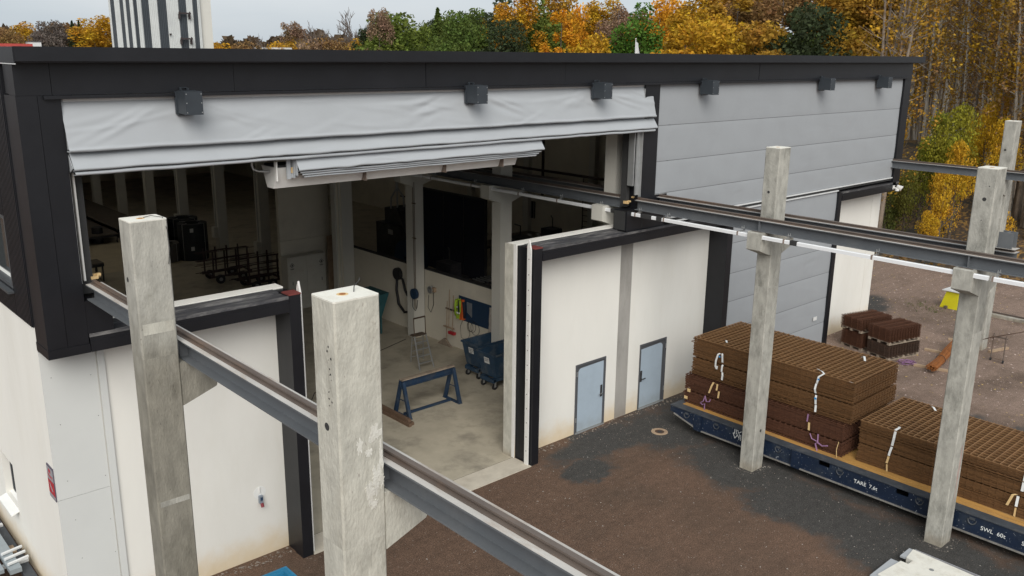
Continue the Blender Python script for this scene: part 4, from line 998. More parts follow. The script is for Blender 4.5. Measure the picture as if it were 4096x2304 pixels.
# pegboard and what hangs there
pb = thing('tool_board', 'dark blue perforated tool board on the low wall', 'board', (19.48, 7.1, 1.15))
B('panel', 'peg_blue', pb, (19.475, 19.498, 6.12, 8.06, 1.15, 2.05))
for i in range(5): B('tool_hook', 'galvanised', pb, (19.45, 19.474, 7.55 - 0.06*i, 7.565 - 0.06*i, 1.5 - 0.03*i, 1.9))
def garment(label, y, mat, sleeve, band):
    t = thing('work_jacket', label, 'jacket', (19.4, y, 1.2))
    n = 10; P = []
    for i in range(12):
        z = 1.95 - 0.75 * i / 11; row = []
        for k in range(n+1):
            a = math.pi * k / n; w = 0.10 + 0.05 * (i / 11); row.append((19.46 - (0.05 + 0.05 * (i/11)) * math.sin(a) * (1 + 0.25 * math.sin(k*2.6 + i*0.4)), y + w * math.cos(a), z - 0.02 * math.sin(k * 1.9)))
        P.append(row)
    mb = MB(); mb.grid(P); mb.build('torso', mat, t, smooth=True)
    for s in (-1, 1):
        mb = MB(); mb.tube([(19.42, y + s*0.11, 1.88), (19.41, y + s*0.16, 1.6), (19.42, y + s*0.15, 1.28)], [0.06, 0.055, 0.045], 8); mb.build('sleeve', sleeve, t, smooth=True)
    if band:
        for z in (1.62, 1.42):
            mb = MB(); mb.grid([[(19.452 - (0.063 + 0.05*(1.95-z)/.75*.7) * math.sin(math.pi*k/8), y + (0.115 + 0.04*(1.95-z)/.75) * math.cos(math.pi*k/8), zz_) for k in range(9)] for zz_ in (z - 0.03, z + 0.03)]); mb.build('reflective_band', 'reflective', t)
garment('yellow high-visibility jacket with silver bands hanging at the tool board', 8.02, 'hivis_yellow', 'hivis_yellow', True)
garment('orange work jacket hanging next to the yellow one', 7.82, 'hivis_orange', 'navy_cloth', False)
mb = MB(); rr = random.Random(9)
for k in range(9):
    y = 6.16 + k*0.018; mb.tube([(19.45, y, 1.98), (19.43, y + rr.uniform(-.05, .05), 1.5), (19.42, y + rr.uniform(-.1, .1), rr.uniform(0.75, 1.2))], 0.014, 5)
tag(mb.build('hanging_rags', 'rag'), 'bunch of grey lifting slings hanging at the board end', 'slings')
mb = MB()
for (cy, cz, R_) in ((7.3, 1.05, .22), (7.12, 1.0, .24), (7.4, 1.0, .17)): mb.tube([(19.46, cy + R_*math.cos(a*.35), cz + R_*math.sin(a*.35)) for a in range(19)], 0.007, 5)
mb.tube([(19.46, 7.75, 1.3), (19.45, 7.95, 0.9), (19.45, 7.9, 0.5), (19.45, 7.6, 0.42), (19.45, 7.4, 0.7), (19.45, 7.5, 1.2)], 0.007, 5)
tag(mb.build('coiled_hose', 'ink'), 'coiled thin air hoses hanging below the tool board', 'hose')
for i, (y, z0, z1, head) in enumerate(((8.55, 0.75, 2.17, 'scraper'), (8.7, 0.15, 1.7, 'broom'), (8.33, 0.62, 2.0, 'brush'))):
    t = thing('floor_broom', ['long brown-handled floor squeegee on the wall rack', 'wide floor broom with its triangular head on the ground', 'dark red push brush hanging on the wall rack'][i], 'broom', (19.4, y, 0), group='brooms on the wall rack')
    mb = MB(); mb.tube([(19.38, y, z0), (19.44, y, z1)], 0.014, 6); mb.build('handle', 'timber', t)
    if head == 'scraper': B('head', 'timber', t, (19.36, 19.42, y - 0.3, y + 0.3, z0 - 0.04, z0))
    if head == 'broom': mb = MB(); mb.prism([(y-0.4, 0.02), (y+0.4, 0.02), (y+0.05, 0.28), (y-0.05, 0.28)], 'x', 19.28, 19.36); mb.build('head', 'pallet_wood', t)
    if head == 'brush': B('head', 'sign_red', t, (19.3, 19.42, y - 0.16, y + 0.16, z0 - 0.1, z0))
tag(B('broom_rack', 'ink', None, (19.44, 19.47, 8.25, 8.8, 1.38, 1.44)), 'black holder rail for brooms on the low wall', 'rack')
# hose reels and exhaust hose
t = thing('air_hose_reel', 'round blue air hose reel on the interior column', 'hose reel', (18.92, 10.0, 1.6))
mb = MB(); mb.ring((18.90, 10.0, 1.8), 'x', 0.03, 0.2, -0.06, 0.06, 24); mb.build('drum', 'peg_blue', t); mb = MB(); mb.tube([(18.92, 10.15, 1.65), (18.9, 10.12, 1.25), (18.9, 9.95, 1.15), (18.9, 9.85, 1.3), (18.9, 9.8, 1.6)], 0.012, 5); mb.build('hose', 'ink', t)
t = thing('cable_reel', 'silver cable reel with hanging loop on the low wall', 'cable reel', (19.4, 9.65, 1.8))
mb = MB(); mb.ring((19.40, 9.65, 1.95), 'x', 0.10, 0.14, -0.06, 0.06, 20); mb.build('ring', 'galvanised', t); B('bracket', 'timber', t, (19.38, 19.49, 9.42, 9.55, 1.88, 2.05)); B('spoke', 'galvanised', t, (19.35, 19.4, 9.56, 9.74, 1.92, 1.98))
mb = MB(); mb.tube([(19.42, 9.52, 1.85), (19.42, 9.5, 1.4), (19.42, 9.68, 1.05), (19.42, 9.85, 1.2), (19.42, 9.8, 1.7)], 0.01, 5); mb.build('cable', 'ink', t)
t = thing('exhaust_hose', 'thick black exhaust hose hanging on the low wall by the column', 'hose', (19.4, 11.4, 0.6))
mb = MB(); mb.tube([(19.40, 11.8, 2.25), (19.38, 11.85, 1.5), (19.36, 11.7, 0.95), (19.35, 11.3, 0.7), (19.35, 11.0, 0.8), (19.38, 10.95, 1.6), (19.4, 11.05, 2.1), (19.4, 10.95, 3.4)], 0.055, 8); mb.tube([(19.40, 11.75, 2.1), (19.36, 11.4, 2.0), (19.36, 11.25, 1.6), (19.38, 11.1, 1.4)], 0.05, 8); mb.build('hose', 'black_rubber', t, smooth=True)
mb = MB(); mb.ring((19.42, 11.8, 2.15), 'x', 0.02, 0.24, -0.09, 0.06, 20); mb.build('reel_head', 'black_rubber', t)
# risers up the column
mb = MB(); mb.tube([(18.95, 9.98, 1.2), (18.95, 9.98, 6.0)], 0.013, 6); mb.tube([(18.95, 10.06, 1.2), (18.95, 10.06, 5.8)], 0.013, 6); mb.box(18.94, 18.965, 9.9, 10.14, 3.9, 3.93); mb.box(18.94, 18.965, 9.9, 10.14, 5.2, 5.23)
tag(mb.build('copper_pipes', 'copper'), 'pair of thin copper pipes running up the interior column', 'pipes')
mb = MB(); mb.tube([(18.72, 14.97, 0.3), (18.72, 14.97, 7.5)], 0.05, 8); mb.tube([(18.86, 14.97, 0.3), (18.86, 14.97, 7.5)], 0.04, 8)
tag(mb.build('duct_pipes', 'interior_wall'), 'pair of pale vertical pipes beside the store partition', 'pipes')
# teal hopper seen behind the nearest pillar
t = thing('steel_hopper', 'teal steel hopper on legs by the low wall', 'hopper', (18.3, 11.9, 0.012))
mb = MB(); mb.prism([(17.7, 1.55), (18.65, 1.62), (18.3, 0.75), (18.0, 0.75)][::-1], 'y', 11.3, 12.6); mb.build('body', 'teal', t)
for (x, y) in ((18.0, 11.4), (18.3, 11.4), (18.0, 12.5), (18.3, 12.5)): B('leg', 'teal', t, (x-0.03, x+0.03, y-0.03, y+0.03, 0.012, 0.8))
# flammables cabinet
t = thing('steel_cabinet', 'white steel cabinet with two flame warning signs', 'cabinet', (17.9, 16.7, 0.012))
B('body', 'cabinet', t, (17.12, 18.9, 16.42, 16.95, 0.012, 2.28)); 
for (a, b2) in ((17.14, 17.998), (18.006, 18.88)):
    d = B('door', 'cabinet', t, (a, b2, 16.395, 16.418, 0.1, 2.25)); xc = (a + b2)/2 + (-0.25 if a < 17.5 else 0.25)
    mb = MB(); mb.add([(xc, 16.39, 1.83), (xc+0.11, 16.39, 1.94), (xc, 16.39, 2.05), (xc-0.11, 16.39, 1.94)], [(0,1,2,3)]); mb.build('warning_diamond', 'ink', d)
    mb = MB(); mb.add([(xc, 16.388, 1.855), (xc+0.085, 16.388, 1.94), (xc, 16.388, 2.025), (xc-0.085, 16.388, 1.94)], [(0,1,2,3)]); mb.build('diamond_field', 'cabinet', d)
    mb = MB(); mb.add([(xc-0.03, 16.386, 1.9), (xc+0.03, 16.386, 1.9), (xc+0.035, 16.386, 1.95), (xc+0.005, 16.386, 2.0), (xc-0.03, 16.386, 1.95)], [(0,1,2,3,4)]); mb.build('flame_symbol', 'ink', d)
    B('caption', 'ink', d, (xc-0.09, xc+0.09, 16.386, 16.39, 1.79, 1.805), (xc-0.07, xc+0.07, 16.386, 16.39, 1.76, 1.775)); B('handle', 'ink', d, (xc-0.01, xc+0.01, 16.38, 16.394, 1.1, 1.25))
tag(B('plywood_board', 'timber', None, (18.97, 19.45, 16.3, 16.34, 0.012, 3.0)), 'brown plywood sheet standing beside the steel cabinet', 'board')
# coils of strand, racks and carts in the gloom
for i, (x, y, z, m_) in enumerate(((16.75, 28.75, 0.02, 'coil_grey'), (18.12, 28.4, 0.02, 'coil_black'), (18.12, 28.4, 0.97, 'coil_black'), (16.9, 30.4, 0.02, 'coil_grey'), (16.9, 30.4, 0.97, 'coil_grey'), (18.35, 30.1, 0.02, 'coil_black'), (18.35, 30.1, 0.97, 'coil_black'))):
    lab = ['low grey wire coil in front of the stacked coils', 'black wire coil at the bottom of the front stack', 'black wire coil on top of the front stack with a sling over it', 'grey wire coil at the bottom of the rear left stack', 'grey wire coil on top of the rear left stack', 'black wire coil at the bottom of the rear right stack', 'black wire coil on top of the rear right stack'][i]
    t = thing('wire_coil', lab, 'coil', (x, y, z), group='strand coils inside the hall')
    mb = MB(); mb.ring((x, y, z), 'z', 0.42, 0.74, 0.0, 0.93, 28); mb.build('winding', m_, t)
    for a in range(4):
        th_ = a*1.57 + 0.5; mb = MB(); mb.tube([(x + .75*math.cos(th_), y + .75*math.sin(th_), z), (x + .755*math.cos(th_), y + .755*math.sin(th_), z+.94), (x + .41*math.cos(th_), y + .41*math.sin(th_), z+.94)], 0.015, 4); mb.build('band', 'galvanised', t)
    B('coil_tag', 'paper', t, (x - 0.42, x - 0.24, y - 0.72, y - 0.71, z + 0.55, z + 0.75))
def cart(label, x, y, L2):
    t = thing('rebar_cart', label, 'cart', (x, y, 0.012), group='rebar carts in the hall')
    B('frame', 'cart_steel', t, (x, x+L2, y, y+0.08, 0.3, 0.38), (x, x+L2, y+1.0, y+1.08, 0.3, 0.38), (x, x+0.08, y, y+1.08, 0.38, 0.44), (x+L2-0.08, x+L2, y, y+1.08, 0.38, 0.44))
    for k in range(4):
        for yy in (y + 0.04, y + 1.04):
            xx = x + 0.1 + k * (L2 - 0.3) / 3; B('stake', 'cart_steel', t, (xx, xx+0.06, yy-0.03, yy+0.03, 0.38, 1.55))
    for k in range(16):
        rr = random.Random(k*7 + int(x*3)); mb = MB(); z = 0.5 + (k % 4) * 0.3 + rr.uniform(0, .05); yy = y + 0.15 + rr.uniform(0, .8)
        mb.tube([(x - 0.3 - rr.uniform(0, .3), yy, z), (x + L2/2, yy + rr.uniform(-.05, .05), z + .02), (x + L2 + rr.uniform(0, .4), yy + rr.uniform(-.1, .1), z)], 0.016, 4); mb.build('rebar', 'cart_steel', t)
    for (xx, yy) in ((x+0.4, y-0.06), (x+L2-0.5, y-0.06), (x+0.4, y+1.14), (x+L2-0.5, y+1.14)):
        mb = MB(); mb.ring((xx, yy, 0.23), 'y', 0.09, 0.215, -0.05, 0.05, 18); w_ = mb.build('wheel', 'black_rubber', t); mb = MB(); mb.ring((xx, yy, 0.23), 'y', 0.01, 0.088, -0.055, 0.055, 14); mb.build('hub', 'galvanised', w_)
cart('dark red rebar cart with shiny wheel hubs in the hall gloom', 16.5, 22.6, 2.0)
cart('dark rebar cart standing closest to the store partition', 17.2, 20.4, 1.7)
def bench(name, label, x0, x1, y0, y1, h, m_='dark_machine', cat='bench', slats=0):
    t = thing(name, label, cat, ((x0+x1)/2, (y0+y1)/2, 0.012))
    if slats:
        for k in range(slats):
            a = x0 + (x1-x0)*k/slats; B('roller', 'galvanised', t, (a, a + 0.05, y0, y1, h-0.05, h))
    else: B('top', 'bench_top', t, (x0, x1, y0, y1, h-0.06, h))
    B('side_rail', m_, t, (x0, x1, y0, y0+0.05, h-0.18, h-0.061), (x0, x1, y1-0.05, y1, h-0.18, h-0.061))
    for x in (x0+0.05, (x0+x1)/2, x1-0.1):
        for y in (y0+0.02, y1-0.08): B('leg', m_, t, (x, x+0.06, y, y+0.06, 0.012, h-0.18))
    return t
bench('stacking_rack', 'black steel frame on the floor by the left rail inside', 12.2, 13.0, 26.4, 27.4, 0.9, cat='rack')
bench('work_bench', 'long low casting bed with dark sides deep in the hall', 9.5, 16.5, 34.8, 44, 0.55)
bench('work_bench', 'long casting bed farther back behind the coils', 16.8, 18.8, 36, 50, 0.6)
cl_ = [('drum', 'dark oil drum standing by the column behind the coils', 'drum', 15.6, 35.5), ('drum', 'second dark drum deeper in the hall', 'drum', 14.4, 36.2)]
for (nm_, lab_, ct_, x, y) in cl_:
    t = thing('oil_drum', lab_, ct_, (x, y, 0.012)); mb = MB(); mb.ring((x, y, 0.012), 'z', 0.01, 0.29, 0.0, 0.88, 20); mb.build('shell', 'dark_machine', t)
    for z in (0.3, 0.6): mb = MB(); mb.ring((x, y, z), 'z', 0.285, 0.305, 0, 0.03, 20); mb.build('hoop', 'dark_machine', t)
t = thing('zinc_bucket', 'small zinc bucket on the floor beside the steel cabinet', 'bucket', (18.75, 15.7, 0.012))
mb = MB(); mb.tube([(18.75, 15.7, 0.012), (18.75, 15.7, 0.36)], [0.12, 0.17], 14); mb.build('pail', 'galvanised', t); mb = MB(); mb.ring((18.75, 15.7, 0.36), 'z', 0.165, 0.18, 0, 0.015, 14); mb.build('lip', 'dark_rubber', t)
rq = random.Random(31)
for i in range(9):
    x, y, w, d, h = 6.2 + (i % 3) * 2.7 + rq.uniform(0, .6), 31.0 + (i // 3) * 5.2 + rq.uniform(0, 1), rq.uniform(.8, 1.9), rq.uniform(.8, 1.6), rq.uniform(.5, 1.5)
    t = thing('stacked_formwork', ['front', 'middle', 'rear'][i // 3] + ' pile of dark formwork boards ' + ['along the left side', 'in the hall centre', 'close to the columns'][i % 3], 'formwork', (x, y, 0.012))
    n_ = max(3, int(h / 0.16))
    for k in range(n_): B('board', 'timber_dark' if k % 2 else 'dark_machine', t, (x + rq.uniform(-.05, .05), x + w, y + rq.uniform(-.05, .05), y + d, 0.013 + k*0.16, 0.013 + k*0.16 + 0.12))
for i, (x, y, z) in enumerate(((17.4, 19.5, 0), (18.0, 26.2, 0), (17.9, 33.5, 0))):
    t = thing('electric_cabinet', ['grey electric cabinet on the column nearest the store', 'grey electric cabinet on the column by the coils', 'grey electric cabinet on a column behind the coils'][i], 'cabinet', (18.9, y, 1.2)); yy = COLY[4 + i]
    B('box', 'cabinet', t, (18.75, 18.965, yy + 0.05, yy + 0.37, 1.2, 1.75)); B('conduit', 'galvanised', t, (18.92, 18.96, yy + 0.18, yy + 0.22, 1.755, 5.5))
mb = MB(); mb.tube([(10.2, 5.5, 0.022), (11.0, 6.4, 0.022), (12.4, 6.6, 0.022), (13.2, 7.6, 0.022), (14.4, 8.2, 0.022), (16.2, 9.4, 0.022), (18.6, 10.2, 0.022)], 0.012, 5); tag(mb.build('floor_cable', 'ink'), 'thin black cable snaking over the hall floor to the column', 'cable')
# pale branching extraction pipe seen through the first opening
t = thing('extraction_pipe', 'pale extraction pipe with a forked end behind the first wall opening', 'pipe', (21.0, 14.0, 3.5))
mb = MB(); mb.tube([(21.0, 14.0, 9.5), (21.0, 14.0, 5.1)], 0.06, 8); mb.build('main_pipe', 'galvanised', t)
for dx in (-0.3, 0.0, 0.3): mb = MB(); mb.tube([(21.0, 14.0, 5.15), (21.0 + dx, 14.0, 4.75), (21.0 + dx*1.1, 14.0, 4.3)], 0.04, 6); mb.build('branch', 'galvanised', t)
mb = MB(); mb.tube([(21.0, 14.0, 4.3), (21.2, 13.6, 3.2), (21.3, 13.0, 2.2), (21.5, 12.4, 1.6)], 0.06, 7); mb.build('hose', 'black_rubber', t, smooth=True)
# right bay seen through the openings
bench('roller_table', 'roller table in the dark right bay', 24.2, 28.2, 12.2, 13.0, 0.95, slats=18, cat='table')
bench('work_bench', 'cluttered bench with pale papers by the far wall of the right bay', 32.2, 33.6, 17.6, 19.4, 0.95)
bench('work_bench', 'steel bench at the back of the dark right bay', 26.5, 30.5, 18.0, 19.0, 0.9)
bench('work_bench', 'dark bench standing before the screen in the right bay', 23.2, 24.4, 10.4, 13.6, 0.85)
bench('work_bench', 'low dark bench near the second column of the right bay', 21.5, 22.6, 8.4, 11.2, 0.8)
for i, (x, y, w, d, h, lab) in enumerate(((21.0, 6.6, 0.8, 1.1, 1.5, 'dark machine cabinet behind the low wall opening'), (22.2, 12.0, 1.0, 1.4, 2.0, 'tall dark machine in the right bay'), (21.2, 13.2, 1.2, 1.3, 1.5, 'low dark machine near the store in the right bay'), (28.0, 14.5, 2.0, 1.2, 1.9, 'dark machine by the far wall of the right bay'), (23.4, 8.2, 0.9, 1.0, 1.3, 'dark machine beside the low bench'), (26.0, 21.0, 2.6, 2.2, 2.6, 'large dark machine deep in the right bay'), (31.5, 15.4, 1.2, 1.2, 1.8, 'dark tool rack next to the cluttered bench'))):
    t = thing('machine', lab, 'machine', (x, y, 0.012)); B('body', 'dark_machine', t, (x, x+w, y, y+d, 0.012, h*0.7)); B('head', 'dark_machine', t, (x+0.1*w, x+0.7*w, y+0.1*d, y+0.8*d, h*0.7+0.002, h)); B('panel', 'galvanised', t, (x-0.012, x-0.001, y+0.3*d, y+0.5*d, h*0.5, h*0.6))
    mb = MB(); mb.tube([(x+0.5*w, y+0.5*d, h), (x+0.5*w, y+0.5*d, h+0.5), (x+0.2*w, y+0.3*d, h+0.7)], 0.03, 6); mb.build('arm', 'dark_machine', t)
t = thing('cable_drum', 'big dark blue cable drum behind the first wall opening', 'drum', (24.6, 18.2, 0.012))
for dx in (0.0, 0.7): mb = MB(); mb.ring((24.3 + dx, 18.2, 0.92), 'x', 0.1, 0.9, 0.0, 0.06, 28); mb.build('flange', 'peg_blue', t)
mb = MB(); mb.ring((24.36, 18.2, 0.92), 'x', 0.1, 0.55, 0.0, 0.64, 24); mb.build('core', 'coil_black', t)
for i in range(5):
    x, y = 32.3 + 0.22*i, 17.9 + 0.25*(i % 3); tag(B('paper_sheet', 'paper', None, (x, x+0.2, y, y+0.28, 0.953 + 0.002*i, 0.954 + 0.002*i)), ['white sheet at the near end of the cluttered bench', 'second white sheet on the cluttered bench', 'white sheet in the middle of the cluttered bench', 'fourth white sheet on the cluttered bench', 'white sheet at the far end of the cluttered bench'][i], 'paper')
t = thing('welding_screen', 'tall dark screen standing in the right bay behind the low wall', 'screen', (25.0, 15.3, 0.012))
for k in range(6): B('curtain', 'navy_cloth', t, (24.98 + 0.03*(k % 2), 25.01 + 0.03*(k % 2), 13.1 + 0.75*k, 13.845 + 0.75*k, 0.6, 4.3))
B('frame', 'dark_machine', t, (24.96, 25.06, 13.0, 17.7, 4.3, 4.38)); B('post', 'dark_machine', t, (24.96, 25.06, 13.0, 13.08, 0.012, 4.3)); B('post', 'dark_machine', t, (24.96, 25.06, 17.62, 17.7, 0.012, 4.3))
for q_ in ((XR-0.85, XR-0.7, 0.5, 40, 3.9, 4.05), (XR-0.85, XR-0.72, 0.5, 40, 4.3, 4.42), (XR-0.82, XR-0.72, 18.6, 18.72, 3.0, 8.5), (XR-0.82, XR-0.72, 13.4, 13.52, 3.0, 8.5)): B('pipe_run', 'cart_steel', hall, q_)
iw = B('window', 'dark_machine', hall, (XR-0.34, XR-0.301, 19.7, 20.7, 1.5, 2.45))
for k in range(5): B('window_bar', 'galvanised', iw, (XR-0.37, XR-0.342, 19.75 + 0.22*k, 19.78 + 0.22*k, 1.52, 2.43))
t = thing('wall_ladder', 'fixed steel ladder on the far wall of the right bay', 'ladder', (XR-0.4, 15.7, 0.9))
B('stile', 'cart_steel', t, (XR-0.42, XR-0.38, 15.5, 15.54, 0.9, 4.2)); B('stile', 'cart_steel', t, (XR-0.42, XR-0.38, 15.92, 15.96, 0.9, 4.2))
for k in range(11): B('rung', 'cart_steel', t, (XR-0.41, XR-0.39, 15.54, 15.92, 1.0 + 0.3*k, 1.03 + 0.3*k))
for k, y in enumerate((5, 10, 15, 20, 25)): B('wall_rib', 'interior_concrete', hall, (XR-0.6, XR-0.302, y, y+0.4, 0, 10.2))
# ------------------------------------------------------------------ roll trailer with bundles of welded mesh
TX, TY0, TY1 = 19.72, -1.46, -13.7
tl = thing('roll_trailer', 'dark blue low roll trailer loaded with rusty mesh bundles', 'trailer', (21.0, -7.5, 0))
def side_web(x, mat):
    mb = MB(); mb.prism([(-13.7, 0.25), (-2.5, 0.25), (-1.6, 0.50), (TY0, 0.52), (TY0, 0.69), (-13.7, 0.69)], 'x', x - 0.02, x + 0.02); return mb
# side beam with fork pockets cut through
def web_with_pockets(x):
    mb = MB(); ys_ = [-13.7, -12.42, -12.12, -10.52, -10.22, -8.49, -8.19, -6.48, -6.18, -2.5]; 
    pockets = {(-8.49, -8.19), (-6.48, -6.18), (-10.52, -10.22) if False else None}
    for i in range(len(ys_)-1):
        a, b2 = ys_[i], ys_[i+1]
        if (a, b2) in ((-8.49, -8.19), (-6.48, -6.18), (-12.42, -12.12)):
            mb.box(x - 0.02, x + 0.02, a, b2, 0.25, 0.535); mb.box(x - 0.02, x + 0.02, a, b2, 0.665, 0.69)
        else: mb.box(x - 0.02, x + 0.02, a, b2, 0.25, 0.69)
    mb.prism([(-2.5, 0.25), (-1.6, 0.50), (TY0, 0.52), (TY0, 0.69), (-2.5, 0.69)], 'x', x - 0.02, x + 0.02)
    return mb
web_with_pockets(TX + 0.05).build('side_beam', 'trailer_blue', tl); web_with_pockets(TX + 2.63).build('side_beam', 'trailer_blue', tl)
B('top_rail', 'trailer_top', tl, (TX, TX + 0.30, TY1, TY0, 0.691, 0.715)); B('top_rail', 'trailer_top', tl, (TX + 2.4, TX + 2.7, TY1, TY0, 0.691, 0.715)); B('end_rail', 'trailer_top', tl, (TX + 0.301, TX + 2.399, TY0 - 0.22, TY0, 0.691, 0.715))
B('end_beam', 'trailer_blue', tl, (TX + 0.071, TX + 2.609, TY0 - 0.05, TY0 - 0.005, 0.5, 0.69))
mb = MB(); mb.box(TX, TX + 0.14, TY1, -2.5, 0.215, 0.249); mb.add([(TX, -2.5, 0.215), (TX+0.14, -2.5, 0.215), (TX+0.14, -1.6, 0.465), (TX, -1.6, 0.465), (TX, -2.5, 0.249), (TX+0.14, -2.5, 0.249), (TX+0.14, -1.6, 0.499), (TX, -1.6, 0.499)], [(0,3,2,1),(4,5,6,7),(0,1,5,4),(1,2,6,5),(2,3,7,6),(3,0,4,7)]); mb.build('bottom_flange', 'trailer_flange', tl)
B('belly_plate', 'dark_rubber', tl, (TX + 0.3, TX + 2.4, TY1, -2.6, 0.3, 0.34))
for y in (-2.46, -5.57): B('stake_pocket', 'trailer_blue', tl, (TX - 0.035, TX + 0.029, y - 0.12, y + 0.12, 0.23, 0.688)); 
for i in range(15):
    a = TX + 0.303 + i * 0.14; B('deck_plank', 'deck_wood', tl, (a, a + 0.134, TY1, TY0 - 0.225, 0.66, 0.722 + 0.003 * ((i * 5) % 3)))
for y in (-2.05, -3.07, -5.03, -6.77, -8.76, -9.94):
    mb = MB(); n = 9; mb.tube([(TX + 0.02 - 0.015*math.sin(math.pi*k/n), y + 0.09*math.cos(math.pi*k/n), 0.585 - 0.11*math.sin(math.pi*k/n)) for k in range(n+1)], 0.014, 6); rg = mb.build('lashing_ring', 'trailer_top', tl)
    B('ring_lug', 'trailer_top', rg, (TX + 0.005, TX + 0.029, y - 0.06, y + 0.06, 0.58, 0.635))
for y in (-3.9, -9.0): 
    for x in (TX + 0.55, TX + 2.0):
        mb = MB(); mb.ring((x, y - 3, 0.17), 'x', 0.05, 0.165, -0.12, 0.12, 18); mb.build('wheel', 'black_rubber', tl)
sx = TX + 0.0295
text_mesh('lettering', 'TARE  7,6t', 0.135, 'lettering', tl, (sx, -7.14, 0.415), (0, -1, 0), (0, 0, 1), 0.001)
text_mesh('lettering', 'SWL  60t', 0.135, 'lettering', tl, (sx, -10.13, 0.415), (0, -1, 0), (0, 0, 1), 0.001)
text_mesh('lettering', 'SWL  60t', 0.135, 'lettering', tl, (sx, -10.98, 0.415), (0, -1, 0), (0, 0, 1), 0.001)
# white angular stroke emblem: nested arrows and bars
lg = MB(); ox, oz = -3.62, 0.40
def stroke(pts, w=0.016):
    for a, b2 in zip(pts[:-1], pts[1:]):
        a = Vector(a); b2 = Vector(b2); d = (b2 - a).normalized() * (w * 0.5); nn = Vector((-d.y, d.x))
        q = [a - d + nn, b2 + d + nn, b2 + d - nn, a - d - nn]
        vs_ = [(sx - 0.002, ox - p.x, oz + p.y) for p in q]; lg.add(vs_ + [(sx + 0.0005, v[1], v[2]) for v in vs_], [(0,1,2,3), (4,7,6,5), (0,4,5,1), (1,5,6,2), (2,6,7,3), (3,7,4,0)])
for p in ([(0.05, 0.26), (0.05, 0.14), (0.0, 0.14), (0.07, 0.0), (0.15, 0.14), (0.1, 0.14)], [(0.1, 0.26), (0.1, 0.19), (0.19, 0.05)], [(0.14, 0.26), (0.22, 0.12)], [(0.19, 0.2), (0.27, 0.26), (0.34, 0.2), (0.3, 0.2), (0.3, 0.06)], [(0.2, 0.0), (0.2, 0.1), (0.25, 0.15), (0.25, 0.0)], [(0.38, 0.0), (0.38, 0.12), (0.45, 0.2)]): stroke(p)
lg.build('emblem', 'lettering', tl)

# one welded sheet, shared by every bundle of its colour
def sheet_mesh(name, W, L, mat, r=0.0068, sp=0.15):
    mb = MB()
    nx = int(W / sp); ny = int(L / 0.165)
    for i in range(nx + 1):
        x = -W/2 + 0.02 + i * (W - 0.04) / nx; mb.box(x - r, x + r, -L/2, L/2, 0, 2*r)
    for j in range(ny + 1):
        y = -L/2 + 0.03 + j * (L - 0.06) / ny; mb.box(-W/2, W/2, y - r, y + r, 2*r - 0.002, 4*r - 0.002)
    me = mb.mesh(name, mat); return me
SHT = sheet_mesh('mesh_sheet', 2.36, 4.95, 'mesh_top_lit', r=0.0075)
SH = {c: sheet_mesh('mesh_sheet', 2.36, 4.95, c) for c in ('mesh_olive', 'mesh_red')}
def ribbon(pts, w, axis='y'):
    mb = MB(); P = []
    for p in pts:
        if axis == 'y': P.append([(p[0], p[1] - w/2, p[2]), (p[0], p[1] + w/2, p[2])])
        else: P.append([(p[0] - w/2, p[1], p[2]), (p[0] + w/2, p[1], p[2])])
    mb.grid(P); v0 = len(mb.v); mb.grid([[(q[0] + 0.004, q[1], q[2] + 0.003) for q in row] for row in P]); return mb
def bundle(label, xc, yc, z0, n, dz, color, seed, lean=(0, 0), top=False):
    t = thing('mesh_bundle', label, 'mesh bundle', (xc, yc, z0), group='bundles of welded mesh on the trailer')
    rr = random.Random(seed)
    for k in range(n):
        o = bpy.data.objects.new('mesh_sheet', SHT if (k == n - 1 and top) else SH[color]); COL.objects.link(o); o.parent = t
        big_ = 4.0 if rr.random() < 0.12 and k < n - 2 else 1.0; o.location = (rr.gauss(0, .007)*big_ + lean[0]*k/n, rr.gauss(0, .009)*big_ + lean[1]*k/n, k * dz); o.rotation_euler = (0, 0, rr.gauss(0, .0012)*big_)
    return t
b1 = bundle('red-brown mesh bundle at the bottom of the tall stack on the trailer deck', 21.34, -4.08, 0.735, 18, 0.0205, 'mesh_red', 1)
b2_ = bundle('red-brown mesh bundle, second from the bottom of the tall stack', 21.40, -4.04, 1.125, 22, 0.0205, 'mesh_red', 2)
b3 = bundle('olive-brown mesh bundle, second from the top of the tall stack', 21.53, -4.16, 1.60, 24, 0.0205, 'mesh_olive', 3)
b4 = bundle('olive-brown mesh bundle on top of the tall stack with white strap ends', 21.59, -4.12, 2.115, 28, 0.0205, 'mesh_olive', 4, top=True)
b5 = bundle('brown mesh bundle at the bottom of the lower stack on the trailer', 21.50, -9.33, 0.735, 22, 0.0205, 'mesh_olive', 5, (0.06, 0))
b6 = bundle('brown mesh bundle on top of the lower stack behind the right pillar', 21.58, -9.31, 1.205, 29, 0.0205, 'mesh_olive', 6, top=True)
for (bx, y0, y1, z) in ((b3, -6.2, -2.0, 1.578), (b4, -6.2, -2.0, 2.09), (b2_, -6.2, -2.0, 1.105), (b6, -11.4, -7.2, 1.187)):
    for y in (y0, (y0+y1)/2, y1): B('spacer_timber', 'timber_dark', bx, (20.45, 22.7, y - 0.04, y + 0.04, z, z + 0.022))
def strap(parent, name, mat, pts, w=0.055): return ribbon(pts, w).build(name, mat, parent)
fx_ = 20.375
strap(b4, 'strap', 'strap_white', [(20.395, -2.62, 2.40), (20.36, -2.6, 2.44), (20.34, -2.55, 2.40), (20.33, -2.5, 2.2), (20.34, -2.49, 2.02), (20.345, -2.53, 1.95), (20.34, -2.55, 2.05)]); strap(b4, 'strap', 'strap_white', [(20.39, -2.66, 2.44), (20.36, -2.68, 2.4), (20.36, -2.7, 2.2), (20.38, -2.7, 2.18)])
